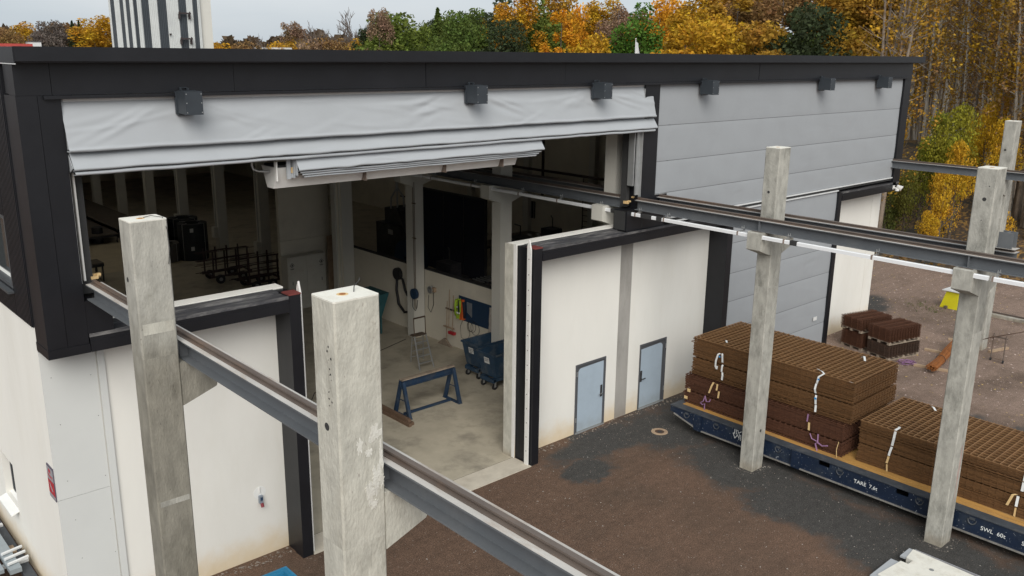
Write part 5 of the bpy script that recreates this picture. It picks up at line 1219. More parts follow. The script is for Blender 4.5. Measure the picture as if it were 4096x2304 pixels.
B('strap_tag', 'tag_blue', b4, (20.325, 20.33, -2.64, -2.59, 2.33, 2.38))
strap(b3, 'strap', 'strap_white', [(20.33, -2.74, 2.14), (20.3, -2.74, 2.1), (20.29, -2.74, 1.95), (20.31, -2.72, 1.93)]); strap(b3, 'strap', 'strap_white', [(20.32, -2.75, 1.92), (20.29, -2.78, 1.85), (20.29, -2.77, 1.70)])
strap(b2_, 'strap', 'strap_cream', [(20.2, -2.66, 1.56), (20.15, -2.6, 1.62), (20.12, -2.56, 1.5), (20.10, -2.5, 1.28)]); strap(b2_, 'strap', 'strap_cream', [(20.2, -2.7, 1.58), (20.17, -2.7, 1.4)])
strap(b2_, 'strap', 'strap_cream', [(20.2, -2.85, 1.38), (20.15, -2.8, 1.40), (20.14, -2.79, 1.2)])
mb = MB(); mb.tube([(20.13, -2.37, 1.15), (20.10, -2.33, 0.98), (20.1, -2.24, 0.9), (20.1, -2.32, 0.87), (20.11, -2.38, 0.92), (20.11, -2.38, 0.73)], 0.018, 5); mb.tube([(20.12, -2.37, 1.14), (20.1, -2.44, 1.0), (20.1, -2.54, 1.03), (20.11, -2.56, 1.1)], 0.018, 5); mb.build('strap', 'strap_purple', b1)
B('paper_tag', 'strap_cream', b2_, (20.12, 20.125, -1.85, -1.74, 1.1, 1.2)); B('paper_tag', 'strap_cream', b1, (20.1, 20.105, -1.78, -1.66, 0.87, 0.96))
strap(b4, 'strap', 'strap_white', [(20.62, -5.42, 2.70), (20.5, -5.62, 2.72), (20.4, -5.74, 2.71), (20.36, -5.62, 2.6), (20.35, -5.6, 2.45), (20.37, -5.58, 2.4)]); strap(b4, 'strap', 'strap_white', [(20.37, -5.57, 2.39), (20.34, -5.56, 2.25), (20.36, -5.58, 2.14)])
strap(b3, 'strap', 'strap_white', [(20.33, -5.62, 2.1), (20.3, -5.63, 2.0), (20.31, -5.64, 1.86)]); strap(b3, 'strap', 'strap_white', [(20.31, -5.65, 1.84), (20.29, -5.66, 1.66)])
B('strap_tag', 'tag_blue', b4, (20.335, 20.34, -5.66, -5.61, 2.52, 2.56)); B('strap_tag', 'tag_blue', b3, (20.285, 20.29, -5.66, -5.60, 2.0, 2.05))
strap(b2_, 'strap', 'strap_purple', [(20.2, -5.58, 1.55), (20.15, -5.55, 1.6), (20.13, -5.55, 1.4)], 0.04); strap(b2_, 'strap', 'strap_cream', [(20.15, -5.6, 1.38), (20.13, -5.62, 1.18)])
mb = MB(); mb.tube([(20.11, -5.9, 1.17), (20.09, -5.92, 0.95), (20.09, -5.86, 0.9), (20.1, -5.92, 0.72)], 0.02, 5); mb.tube([(20.1, -5.9, 0.95), (20.09, -6.05, 0.9), (20.1, -6.2, 0.95)], 0.018, 5); mb.tube([(20.1, -5.9, 0.97), (20.09, -5.75, 1.0), (20.1, -5.68, 1.12)], 0.016, 5); mb.build('strap', 'strap_purple', b1)
mb = MB(); mb.tube([(20.12, -6.47, 1.15), (20.1, -6.44, 0.95), (20.1, -6.46, 0.73)], 0.01, 5); mb.build('tie_wire', 'strap_cream', b1)
for (p, pts) in ((b4, [(20.75, -2.48, 2.71), (20.70, -2.55, 2.74), (20.62, -2.62, 2.71)]), (b4, [(22.36, -5.75, 2.71), (22.3, -5.85, 2.78), (22.15, -5.95, 2.71)]), (b4, [(20.38, -6.45, 2.70), (20.34, -6.55, 2.71)]), (b6, [(20.62, -7.72, 1.83), (20.5, -7.76, 1.85), (20.42, -7.72, 1.81), (20.37, -7.72, 1.6), (20.37, -7.7, 1.4)]), (b6, [(22.55, -7.65, 1.84), (22.45, -7.75, 1.87), (22.35, -7.85, 1.83)]), (b6, [(20.38, -10.66, 1.75), (20.36, -10.65, 1.35)])):
    strap(p, 'strap', 'strap_white', pts, 0.06)
strap(b5, 'strap', 'strap_white', [(20.34, -7.71, 1.38), (20.31, -7.69, 1.25), (20.3, -7.68, 1.15)]); strap(b5, 'strap', 'strap_cream', [(20.3, -7.68, 1.13), (20.28, -7.66, 0.95)]); strap(b5, 'strap', 'strap_cream', [(20.28, -7.67, 0.92), (20.28, -7.69, 0.74)], 0.04)
strap(b5, 'strap', 'strap_cream', [(20.33, -10.56, 1.25), (20.3, -10.5, 1.23), (20.28, -10.42, 0.95)]); strap(b5, 'strap', 'strap_white', [(20.33, -10.6, 1.22), (20.3, -10.6, 0.98)]); strap(b5, 'strap', 'strap_cream', [(20.29, -10.6, 0.95), (20.29, -10.6, 0.74)], 0.04)

# ------------------------------------------------------------------ cage bundles on pallets
def cage_sheet(mat):
    mb = MB(); r = 0.006; Lx, Wy = 1.66, 1.0
    for i in range(12):
        x = -Lx/2 + 0.05 + i * (Lx - 0.12) / 11
        mb.tube([(x - 0.02, Wy/2, 0), (x - 0.02, -Wy/2 + 0.03, 0), (x, -Wy/2, 0.004), (x + 0.035, -Wy/2 + 0.03, 0.008), (x + 0.03, Wy/2, 0.006)], r, 4, caps=False)
    for y in (-0.28, 0.0, 0.28): mb.box(-Lx/2, Lx/2, y - r, y + r, r, 3*r)
    return mb.mesh('bent_mesh', mat)
CG = cage_sheet('mesh_red'); CG2 = cage_sheet('mesh_dark')
def pallet_parts(t, Lx, Wy, mat='pallet_wood'):
    for j in range(3): B('stringer', mat, t, *[(t.location.x - Lx/2, t.location.x + Lx/2, t.location.y - Wy/2 + j*(Wy-0.1)/2, t.location.y - Wy/2 + 0.1 + j*(Wy-0.1)/2, t.location.z, t.location.z + 0.022)])
    for i in range(3):
        for j in range(3):
            x = t.location.x - Lx/2 + i*(Lx-0.12)/2; y = t.location.y - Wy/2 + j*(Wy-0.1)/2; B('block', mat, t, (x, x+0.12, y, y+0.1, t.location.z+0.0225, t.location.z+0.085))
    for i in range(7):
        x = t.location.x - Lx/2 + i*(Lx-0.1)/6; B('slat', mat, t, (x, x+0.1, t.location.y - Wy/2, t.location.y + Wy/2, t.location.z+0.0855, t.location.z+0.105))
def cage(label, plabel, x, y, z, n, me, rz, seed):
    p = thing('wooden_pallet', plabel, 'pallet', (x, y, z), group='pallets under the bent mesh')
    pallet_parts(p, 1.6, 0.95); p.rotation_euler = (0, 0, rz)
    t = thing('bent_mesh_bundle', label, 'mesh bundle', (x, y, z + 0.11), rz, group='bundles of bent mesh on pallets')
    rr = random.Random(seed)
    for k in range(n):
        o = bpy.data.objects.new('bent_mesh', me); COL.objects.link(o); o.parent = t
        o.location = (rr.uniform(-.007, .007), rr.uniform(-.02, .02), k * 0.0185); o.rotation_euler = (0, 0, rr.uniform(-.003, .003))
RZ = math.radians(-15)
cage('dark bent mesh bundle at the bottom of the near cage stack', 'pallet on the ground under the near cage stack', 31.28, -2.72, 0.0, 24, CG2, RZ, 1)
cage('rust-red bent mesh bundle on top of the near cage stack', 'pallet between the two bundles of the near cage stack', 31.26, -2.70, 0.575, 27, CG, RZ, 2)
cage('rust-red bent mesh bundle standing close to the hall corner', 'pallet on the ground under the rear cage stack', 31.55, -1.55, 0.0, 30, CG, RZ, 3)
cage('rust-red bent mesh bundle on top of the rear cage stack by the hall corner', 'pallet between the bundles of the rear cage stack', 31.5, -1.5, 0.68, 22, CG, RZ, 4)

# rebar bundle and battens on the ground
t = thing('rebar_bundle', 'orange rusty bundle of thin bars lying across two battens', 'rebar', (31.9, -4.2, 0.05))
rr = random.Random(3); mb = MB()
for k in range(70):
    a = rr.uniform(0, 6.28); q = 0.17 * math.sqrt(rr.random()); dy, dz = q*math.cos(a), q*math.sin(a)*0.8 + 0.24
    mb.tube([(30.25 + rr.uniform(-.06, .06), -4.55 + dy*1.15, 0.02 + dz*0.8), (31.3, -4.42 + dy*0.9, dz*0.85 + 0.02), (32.5, -4.2 + dy, dz + 0.02), (33.7 + rr.uniform(-.05, .05), -4.0 + dy*1.1, dz)], 0.012, 5)
mb.build('bars', 'rebar_orange', t)
mb = MB(); mb.ring((31.3, -4.42, 0.225), 'x', 0.165, 0.18, 0.0, 0.02, 18); mb.build('tie_wire', 'mesh_dark', t)
for i, (x, y, x2, y2, lab) in enumerate(((30.6, -3.8, 30.95, -5.2, 'pale batten on the gravel under the near end of the rebar bundle'), (32.65, -3.3, 32.85, -5.0, 'pale batten on the gravel under the far end of the rebar bundle'), (34.2, -5.0, 35.2, -5.3, 'short pale batten on the gravel beside the farthest pillar'), (34.6, -3.35, 34.75, -3.7, 'dark short block on the gravel before the farthest pillar'))):
    d = Vector((x2-x, y2-y, 0)); n = Vector((-d.y, d.x, 0)).normalized()*0.05; mb = MB(); q = [Vector((x, y, 0))+n, Vector((x, y, 0))-n, Vector((x2, y2, 0))-n, Vector((x2, y2, 0))+n]
    mb.add([(*p.xy, 0.003) for p in q] + [(*p.xy, 0.085) for p in q], [(3,2,1,0),(4,5,6,7),(0,1,5,4),(1,2,6,5),(2,3,7,6),(3,0,4,7)]); tag(mb.build('timber_batten', 'timber'), lab, 'timber', 'battens on the gravel')
mb = MB(); rr = random.Random(8)
for k in range(16):
    cx, cy = 30.62 + rr.uniform(-.15, .15), -3.55 + rr.uniform(-.14, .14); a0 = rr.uniform(0, 6)
    mb.tube([(cx + (0.13 + .05*rr.random())*math.cos(a0 + j*0.6), cy + .17*math.sin(a0 + j*0.6), 0.02 + 0.02*rr.random() + .015*k % .09) for j in range(7)], 0.012, 4)
tag(mb.build('strap_heap', 'strap_purple'), 'heap of purple lashing straps on the gravel beside the cages', 'straps')
# wheeled stand with bars
t = thing('bar_stand', 'rusty wheeled stand holding long bars at the right edge', 'stand', (33.3, -5.6, 0))
for (x, y) in ((33.36, -5.36), (33.29, -5.80)):
    mb = MB(); mb.tube([(x, y, 0.1), (x - 0.02, y, 0.95), (x - 0.02, y, 1.05)], 0.02, 6); mb.build('upright', 'rust_rail', t)
    mb = MB(); mb.ring((x, y, 0.06), 'y', 0.015, 0.06, -0.02, 0.02, 12); mb.build('castor', 'black_rubber', t)
mb = MB(); mb.tube([(33.36, -5.36, 0.12), (33.29, -5.80, 0.12)], 0.02, 6); mb.build('base_bar', 'rust_rail', t)
B('cross_arm', 'rust_rail', t, (33.28, 33.36, -5.85, -5.30, 0.9, 0.94))
mb = MB()
for k in range(4): mb.tube([(32.5 + .1*k, -5.3 - .04*k, 0.96 + .012*k), (35.4, -6.25 - .05*k, 1.0 + .015*k)], 0.016, 5)
mb.build('long_bar', 'mesh_dark', t)
# yellow buffer frame with white plate and ground rail
t = thing('buffer_stop', 'bright yellow buffer stop with a white top plate in the yard', 'buffer', (39.4, -1.5, 0))
mb = MB(); mb.add([(39.15, -1.10, 0), (39.15, -1.85, 0), (39.75, -1.85, 0), (39.75, -1.10, 0), (39.15, -1.32, 0.78), (39.15, -1.82, 0.78), (39.6, -1.82, 0.78), (39.6, -1.32, 0.78)], [(3,2,1,0),(4,5,6,7),(0,1,5,4),(1,2,6,5),(2,3,7,6),(3,0,4,7)]); mb.build('body', 'yellow_paint', t)
mb = MB(); mb.prism([(39.05, -1.15), (39.05, -1.95), (39.9, -1.95), (39.9, -1.2)], 'z', 0.785, 0.82); mb.build('top_plate', 'seal_white', t)
B('anchor_nut', 'rust_rail', t, (39.0, 39.13, -1.45, -1.33, 0.0, 0.12))
t = thing('ground_rail', 'rusty rail on a concrete strip in the far yard', 'rail', (39.45, -6.5, 0))
B('strip', 'concrete', t, (39.25, 39.75, -12, -2.6, 0.0, 0.13)); mb = MB(); rail(mb, 39.5, -12, -2.2, 0.132); mb.build('rail', 'rust_rail', t)
# weed tuft
mb = MB(); rr = random.Random(4)
for (cx, cy, n, R_) in ((34.6, -6.5, 30, .25), (38.3, -1.0, 60, .7), (38.8, -0.4, 50, .6)):
    for k in range(n):
        x, y = cx + rr.gauss(0, R_*.5), cy + rr.gauss(0, R_*.5); a = rr.uniform(0, 6.28); h = rr.uniform(.04, .14)
        mb.add([(x, y, 0), (x + .03*math.cos(a), y + .03*math.sin(a), 0), (x + .1*math.cos(a+.5), y + .1*math.sin(a+.5), h)], [(0,1,2)])
o = mb.build('weeds', 'leaf', loc=(0, 0, 0)); o.color = (0.09, 0.11, 0.03, 1); tag(o, 'small green weeds growing in the gravel', 'weeds', kind='stuff')
# precast slab at the bottom right
t = thing('concrete_slab', 'pale precast concrete slab with notched edge lying on dark gravel', 'slab', (17.3, -10.5, 0))
mb = MB(); mb.prism([(18.26, -9.33), (17.82, -9.38), (17.80, -9.53), (17.60, -9.52), (17.60, -9.36), (16.74, -9.27), (16.70, -9.42), (16.5, -9.42), (16.42, -9.28), (15.6, -9.2), (15.4, -12.4), (18.12, -12.6)], 'z', 0.01, 0.15); mb.build('slab_body', 'concrete_top', t)
B('sealing_lip', 'fabric', t, (17.83, 18.28, -9.36, -9.24, 0.09, 0.13)); B('sealing_lip', 'fabric', t, (16.62, 17.58, -9.34, -9.16, 0.08, 0.12))
B('edge_form', 'sign_grey', t, (18.285, 18.30, -12.6, -9.36, 0.02, 0.148))
mb = MB(); mb.ring((17.75, -9.95, 0.15), 'z', 0.0005, 0.035, 0, 0.006, 14); mb.ring((17.75, -9.95, 0.15), 'z', 0.037, 0.05, 0, 0.003, 14); mb.build('lifting_socket', 'galvanised', t)
# drain cover
t = thing('drain_cover', 'round iron drain cover in a concrete ring before the blue door', 'drain', (19.24, -1.5, 0))
mb = MB(); mb.ring((19.24, -1.5, 0), 'z', 0.14, 0.24, 0.0, 0.01, 24); mb.build('ring', 'timber', t); mb = MB(); mb.ring((19.24, -1.5, 0), 'z', 0.07, 0.138, 0.0, 0.008, 24); mb.build('cover', 'mesh_dark', t); mb = MB(); mb.ring((19.24, -1.5, 0), 'z', 0.0005, 0.068, 0.0, 0.004, 20); mb.build('eye', 'ink', t)
# bright blue skip whose rim shows at the bottom edge
t = thing('blue_skip', 'bright blue skip rim at the bottom edge in front of the white wall', 'skip', (6.6, -3.6, 0))
def bp_(x, y): return x, y
mb = MB(); X0, X1, Y0, Y1, zt, zb = 5.75, 6.72, -4.2, -2.66, 1.3, 0.3
a = [(X0, Y0), (X1, Y0), (X1, Y1), (X0, Y1)]; ins = [(X0+.05, Y0+.05), (X1-.05, Y0+.05), (X1-.05, Y1-.05), (X0+.05, Y1-.05)]; bt = [(X0+.2, Y0+.3), (X1-.2, Y0+.3), (X1-.2, Y1-.3), (X0+.2, Y1-.3)]
v = [(*p, zt) for p in a] + [(*p, zb) for p in bt] + [(*p, zt) for p in ins] + [(p[0], p[1], zb+.04) for p in bt]; f = []
for i in range(4):
    j = (i+1) % 4; f += [(i, 4+i, 4+j, j), (8+i, 8+j, 12+j, 12+i), (i, j, 8+j, 8+i)]
f += [(7,6,5,4), (12,13,14,15)]; mb.add(v, f); mb.build('body', 'bin_bright', t)
B('rim', 'bin_bright', t, (X0-.05, X1+.05, Y1, Y1+.05, zt-.1, zt+.01), (X1, X1+.05, Y0, Y1, zt-.1, zt+.01)); B('skid', 'bin_bright', t, (X0+.3, X0+.4, Y0+.3, Y1-.3, 0, .3), (X1-.4, X1-.3, Y0+.3, Y1-.3, 0, .3))
# steel profiles stacked on bearers along the left wall
t = thing('profile_stack', 'stack of grey steel profiles on bearers along the left wall', 'profiles', (3.3, 4, 0))
B('profile', 'profile_grey', t, (3.18, 3.40, 2.2, 12, 0.30, 0.40)); B('profile', 'profile_grey', t, (2.9, 3.12, 2.4, 12, 0.28, 0.36)); B('profile', 'profile_grey', t, (2.6, 2.84, 2.3, 12, 0.26, 0.34)); B('profile', 'trailer_top', t, (3.42, 3.62, 1.6, 12, 0.12, 0.20))
for y in (2.7, 4.6, 7.0): B('bearer', 'seal_white', t, (2.5, 3.64, y, y+.1, 0.2, 0.26) if y < 3 else (2.5, 3.6, y, y+.1, 0.20, 0.25))
for y in (2.4, 2.65, 2.9): mb = MB(); mb.tube([(3.2, y, 0.44), (3.6, y + .12, 0.42)], 0.035, 6); mb.build('loose_profile', 'seal_white', t)
tag(B('wood_offcut', 'timber', None, (3.44, 3.54, 3.2, 3.55, 0.205, 0.24)), 'short wooden offcut lying on the grey profiles', 'timber')
# ------------------------------------------------------------------ far buildings
def at(sx, D, z=0.0):
    v, _, _ = bearing(sx); return Vector((CAM.x + v.x * D, CAM.y + v.y * D, z))
def height_at(sx, sy, D):
    d = _fw * F_HALF + _r2 * ((sx - 2048) / 2048) - _u2 * ((sy - 1152) / 2048)
    return CAM.z + D * d.z / math.hypot(d.x, d.y)

tw = thing('striped_tower', 'tall tower block with white and dark vertical sheet stripes', 'tower', (35.6, 76.3, 0))
TX0, TX1, TYF, TYB, TH = 32.3, 38.93, 73.1, 79.5, 26.0
B('core', 'tower_white', tw, (TX0 + 0.12, TX1 - 0.12, TYF + 0.12, TYB, 0, TH))
def ribbed(name, mat, face, a, b2, proud):
    mb = MB(); n = max(2, int((b2 - a) / 0.16)); st = (b2 - a) / n
    for k in range(n):
        p, q = a + k*st, a + k*st + st*0.55
        for (u, w, dd) in ((p, q, proud + 0.05), (q, a + (k+1)*st, proud)):
            if face == 'front': mb.box(u, w, TYF - dd, TYF + 0.119, 0, TH)
            else: mb.box(TX0 - dd, TX0 + 0.119, u, w, 0, TH)
    return mb.build(name, mat, tw)
W_ = TX1 - TX0
edges = [0.0, 0.015, 0.065, 0.13, 0.235, 0.36, 0.49, 0.67, 0.785, 0.885, 0.955, 1.0]
for i in range(len(edges)-1):
    dk = i in (1, 3, 5, 7, 9); ribbed('dark_stripe' if dk else 'white_stripe', 'tower_dark' if dk else 'tower_white', 'front', TX0 + 0.002 + edges[i]*W_, TX0 - 0.002 + edges[i+1]*W_, 0.02 if dk else 0.0)
D_ = TYB - TYF; sd = [0.0, 0.10, 0.24, 0.36, 0.50, 0.74, 0.90, 1.0]
for i in range(len(sd)-1):
    dk = i in (1, 3, 5); ribbed('dark_stripe' if dk else 'white_stripe', 'tower_dark' if dk else 'tower_white', 'side', TYF + 0.002 + sd[i]*D_, TYF - 0.002 + sd[i+1]*D_, 0.02 if dk else 0.0)
B('plain_shaft', 'tower_plain', tw, (TX1 + 0.05, 40.15, TYF + 0.25, TYB, 0, TH))
for z in (13.85, 11.45):
    bk_ = B('rack_bracket', 'bracket_rust', tw, (36.55, 37.75, TYF - 0.45, TYF - 0.3, z, z + 0.15))
    for x in (36.6, 37.62): B('strut', 'bracket_rust', bk_, (x, x + 0.1, TYF - 0.4, TYF - 0.07, z - 0.45, z - 0.002), (x, x + 0.1, TYF - 0.42, TYF - 0.32, z + 0.152, z + 0.25))
B('vent', 'bracket_rust', tw, (35.6, 35.75, TYF - 0.25, TYF - 0.08, 11.85, 12.0))
p = at(-60, 130); rb_ = thing('red_roofed_hall', 'red sheet roof showing past the hall left eave', 'building', (p.x, p.y, 0))
B('wall', 'far_building', rb_, (p.x - 12, p.x + 5.0, p.y, p.y + 20, 0, 9.6)); B('roof', 'red_roof', rb_, (p.x - 12.3, p.x + 5.3, p.y - 0.3, p.y + 20.3, 9.6, 10.95))
p = at(145, 165); fb = thing('distant_shed', 'small pale green shed far off among the left trees', 'building', (p.x, p.y, 0)); B('wall', 'far_building', fb, (p.x - 0.8, p.x + 0.8, p.y, p.y + 3, 0, 11.35)); B('roof', 'roof_felt', fb, (p.x - 0.85, p.x + 0.85, p.y - .1, p.y + 3.1, 11.352, 11.45))
p = at(1129, 150); fb = thing('distant_roof', 'low white flat roof far off just above the hall eave', 'building', (p.x, p.y, 0)); B('wall', 'far_building', fb, (p.x - 1.5, p.x + 1.5, p.y, p.y + 6, 0, 10.6)); B('roof', 'seal_white', fb, (p.x - 1.6, p.x + 1.6, p.y - .2, p.y + 6.2, 10.6, 10.9))
p = at(2541, 95); fp = thing('flag_pole', 'white pennant hanging on a slim pole in front of the dark bare tree', 'flag', (p.x, p.y, 0))
zt = height_at(2541, 156, 95); mb = MB(); mb.tube([(p.x, p.y, 0), (p.x, p.y, zt)], [0.07, 0.04], 8); mb.ring((p.x, p.y, zt), 'z', 0.001, 0.07, 0, 0.08, 8); mb.build('pole', 'seal_white', fp)
mb = MB(); P = []
for i in range(8):
    z = zt - 0.15 - i*0.25; P.append([(p.x + 0.05 + (0.08 + 0.09*i) * k/4 * 0.75, p.y + 0.06*math.sin(k*1.8 + i*.5) - 0.3*k/4, z - 0.1*k) for k in range(5)])
mb.grid(P); mb.build('pennant', 'seal_white', fp, smooth=True)
B('pennant_stripe', 'peg_blue', fp, (p.x + 0.35, p.x + 0.42, p.y - 0.25, p.y - 0.23, zt - 1.7, zt - 1.2))

# ------------------------------------------------------------------ trees
def leaf_mesh(name, P, size, seed, jitter=0.5, flat=0.0):
    """P: n x 3 positions; one small bent leaf clump (two triangles) each"""
    r = np.random.default_rng(seed); n = len(P)
    a = r.normal(size=(n, 3)); a /= np.linalg.norm(a, axis=1)[:, None]
    b = r.normal(size=(n, 3)); b -= (a * b).sum(1)[:, None] * a; b /= np.linalg.norm(b, axis=1)[:, None]
    s = size * r.uniform(1 - jitter, 1 + jitter, n)[:, None]
    nrm = np.cross(a, b)
    V = np.empty((n, 4, 3)); V[:, 0] = P - a * s; V[:, 1] = P + b * s * 0.62 + nrm * s * 0.2; V[:, 2] = P + a * s; V[:, 3] = P - b * s * 0.62 + nrm * s * 0.1
    V = V.reshape(-1, 3); F = np.arange(n * 4).reshape(-1, 4)
    me = bpy.data.meshes.new(name)
    me.vertices.add(len(V)); me.vertices.foreach_set('co', V.ravel())
    me.loops.add(n * 4); me.loops.foreach_set('vertex_index', F.ravel())
    me.polygons.add(n); me.polygons.foreach_set('loop_start', np.arange(0, n * 4, 4)); me.polygons.foreach_set('loop_total', np.full(n, 4))
    me.update(calc_edges=True); me.validate()
    me.materials.append(MATS['leaf'])
    return me

def lobes_points(r, lobes, n, shell=0.75):
    """points through ellipsoid lobes, thicker near their outer shells"""
    vol = np.array([l[3] * l[4] * l[5] for l in lobes]) ** 0.75; vol /= vol.sum(); out = []
    for l, k in zip(lobes, (vol * n).astype(int)):
        d = r.normal(size=(k, 3)); d /= np.linalg.norm(d, axis=1)[:, None]
        rad = np.where(r.random(k) < shell, r.uniform(0.78, 1.08, k), r.uniform(0.2, 0.9, k))
        out.append(np.array(l[:3]) + d * rad[:, None] * np.array(l[3:6]))
    return np.concatenate(out)

def trunk_mb(h, r0, limbs, seed, lean=0.0, limb=(0.12, 0.26)):
    rr = random.Random(seed); mb = MB()
    pts = []; lx = rr.uniform(-1, 1) * lean; ly = rr.uniform(-1, 1) * lean
    for k in range(8):
        f = k / 7; pts.append((lx * f * f * h + 0.02*h*math.sin(f*5 + seed)*f*(1-f), ly * f * f * h, f * h))
    mb.tube(pts, [r0 * (1 - 0.9 * (k/7)) * (1.25 if k == 0 else 1) + 0.012 for k in range(8)], 7)
    for i in range(limbs):
        f = rr.uniform(0.3, 0.95); q_ = f*7 - int(f*7); b = Vector(pts[int(f*7)]).lerp(Vector(pts[min(7, int(f*7)+1)]), q_); a = rr.uniform(0, 6.28); ln = h * rr.uniform(*limb) * (1.15 - f)+0.3
        e = b + Vector((math.cos(a)*ln, math.sin(a)*ln, ln*rr.uniform(0.4, 1.0))); mid = (b + e)/2 + Vector((0, 0, -0.06*ln))
        mb.tube([b, mid, e], [r0*(1-f)*0.35+0.012, r0*(1-f)*0.22+0.01, 0.008], 4, caps=False)
    return mb

def fit(P, h, w):
    P = P.copy(); P[:, 2] *= h / np.percentile(P[:, 2], 99.5); q = np.percentile(np.hypot(P[:, 0], P[:, 1]), 97); P[:, :2] *= w / q; return P
PROTO = {}
def proto_broad(key, seed, h=14.0, w=4.2, n=10000, size=0.155, base=0.14, shell=0.7):
    r = np.random.default_rng(seed); lobes = []
    for k in range(22):
        f = r.uniform(0, 1); zc = h * (base + 0.1 + (0.86 - base) * f); prof = math.sin(math.pi * min(1, 0.18 + 0.82 * f)) ** 0.7
        rad = w * prof * r.uniform(0.35, 0.8); a = r.uniform(0, 6.28); s = w * r.uniform(0.24, 0.48) * (0.6 + 0.5 * prof)
        lobes.append((rad*math.cos(a), rad*math.sin(a), zc, s, s, s * r.uniform(0.7, 1.1)))
    lobes.append((0, 0, h*0.5, w*0.5, w*0.5, h*0.3)); P = fit(lobes_points(r, lobes, n), h, w)
    P[:, 2] = np.clip(P[:, 2], 0.03 * h, None)
    PROTO[key] = (trunk_mb(h*0.8, 0.2, 14, seed).mesh('trunk', 'bark_brown', smooth=True), leaf_mesh('crown', P, size, seed), h, w)
def proto_tall(key, seed, h=18.0, w=2.6, n=8000, size=0.13, base=0.12, bark='bark_grey', shell=0.6, tip=1.0, r0=0.105):
    """slim birch or aspen: drooping sprays round a straight stem"""
    r = np.random.default_rng(seed); lobes = []
    for k in range(34):
        f = r.uniform(0, 1) ** 0.8; zc = h * (base + (0.97 - base) * f); prof = (math.sin(math.pi * (0.12 + 0.8 * f)) ** 0.8) * tip + 0.1
        rad = w * prof * r.uniform(0.2, 0.85); a = r.uniform(0, 6.28); s = w * r.uniform(0.16, 0.34)
        lobes.append((rad*math.cos(a), rad*math.sin(a), zc, s*0.8, s*0.8, s*1.6))
    P = fit(lobes_points(r, lobes, n, shell), h, w); P[:, 2] = np.clip(P[:, 2], 0.03*h, None)
    PROTO[key] = (trunk_mb(h*0.97, r0, 30, seed, 0.03, (0.03, 0.09)).mesh('trunk', bark, smooth=True), leaf_mesh('crown', P, size, seed), h, w)
def proto_cone(key, seed, h=15.0, w=3.0, n=9000, size=0.155):
    r = np.random.default_rng(seed); f = r.random(n) ** 1.4; a = r.uniform(0, 6.28, n); lay = np.floor(f * 16) / 16
    rad = w * (1 - f) ** 0.85 * r.uniform(0.35, 1.0, n) * (0.85 + 0.25*np.sin(a*5 + lay*20)); z = h * (0.06 + 0.94*f) - rad*0.22
    P = np.stack([rad*np.cos(a), rad*np.sin(a), z], 1); PROTO[key] = (trunk_mb(h*0.95, 0.18, 10, seed).mesh('trunk', 'bark_brown', smooth=True), leaf_mesh('crown', P, size, seed), h, w)
def proto_bare(key, seed, h=14.0, w=3.0, n=420, mat='twig'):
    rr = random.Random(seed); mb = MB(); segs = []
    def grow(p, d, ln, r0, dep):
        e = p + d * ln; m_ = (p + e)/2 + Vector((rr.uniform(-1,1), rr.uniform(-1,1), 0)) * ln*0.06
        mb.tube([p, m_, e], [r0, r0*0.8, r0*0.6], 4 if dep > 1 else 6, caps=False)
        if dep >= 5: return
        for k in range(3 if dep < 2 else rr.choice((2, 3, 3))):
            a = rr.uniform(0, 6.28); q = d + Vector((math.cos(a), math.sin(a), 0.15)) * rr.uniform(0.35, 0.75); q.normalize()
            grow(p + d*ln*rr.uniform(0.55, 1.0), q, ln*rr.uniform(0.55, 0.78), max(0.034, r0*0.58), dep + 1)
    grow(Vector((0,0,0)), Vector((0,0,1)), h*0.34, 0.2, 0)
    zz_ = max(v[2] for v in mb.v); ww_ = np.percentile([math.hypot(v[0], v[1]) for v in mb.v], 97); PROTO[key] = (mb.mesh('trunk', mat), None, zz_, ww_)
proto_broad('broad_a', 101); proto_broad('broad_b', 102, w=3.6); proto_broad('broad_c', 103, h=12, w=4.6); proto_broad('bushy', 104, h=10, w=3.8, n=8500, base=0.0)
proto_tall('tall_a', 111); proto_tall('tall_b', 112, w=2.2); proto_tall('tall_c', 113, w=3.0, n=9500)
proto_tall('sparse_a', 121, h=21, w=2.3, n=1200, size=0.08, base=0.3, shell=0.35, r0=0.13); proto_tall('sparse_b', 122, h=21, w=2.0, n=900, size=0.08, base=0.36, shell=0.35, r0=0.12); proto_tall('sparse_c', 123, h=20, w=2.6, n=1700, size=0.08, base=0.2, shell=0.35, r0=0.14)
def proto_whip(key, seed, h=13.0, w=1.6):
    rr = random.Random(seed); mb = MB()
    pts = [(0.02*h*math.sin(k*1.3+seed)*k/6, 0.015*h*math.cos(k*1.7)*k/6, h*k/6) for k in range(7)]
    mb.tube(pts, [0.075*(1-k/6.6)+0.01 for k in range(7)], 5, caps=False)
    for i in range(46):
        f = rr.uniform(0.18, 0.98); b = Vector(pts[min(6, int(f*6))]); b.z = f*h; a = rr.uniform(0, 6.28); ln = rr.uniform(0.5, 1.7)*(1.2-f)
        e = b + Vector((math.cos(a)*ln*0.6, math.sin(a)*ln*0.6, ln)); m_ = (b+e)/2 + Vector((math.cos(a), math.sin(a), 0))*0.1*ln
        mb.tube([b, m_, e], [0.022*(1-f)+0.012, 0.014, 0.007], 3, caps=False)
    PROTO[key] = (mb.mesh('trunk', 'twig'), None, h, w)
proto_whip('whip_a', 161); proto_whip('whip_b', 162)
proto_cone('cone', 131); proto_bare('bare_a', 141); proto_bare('bare_b', 142); proto_bare('bare_c', 143)
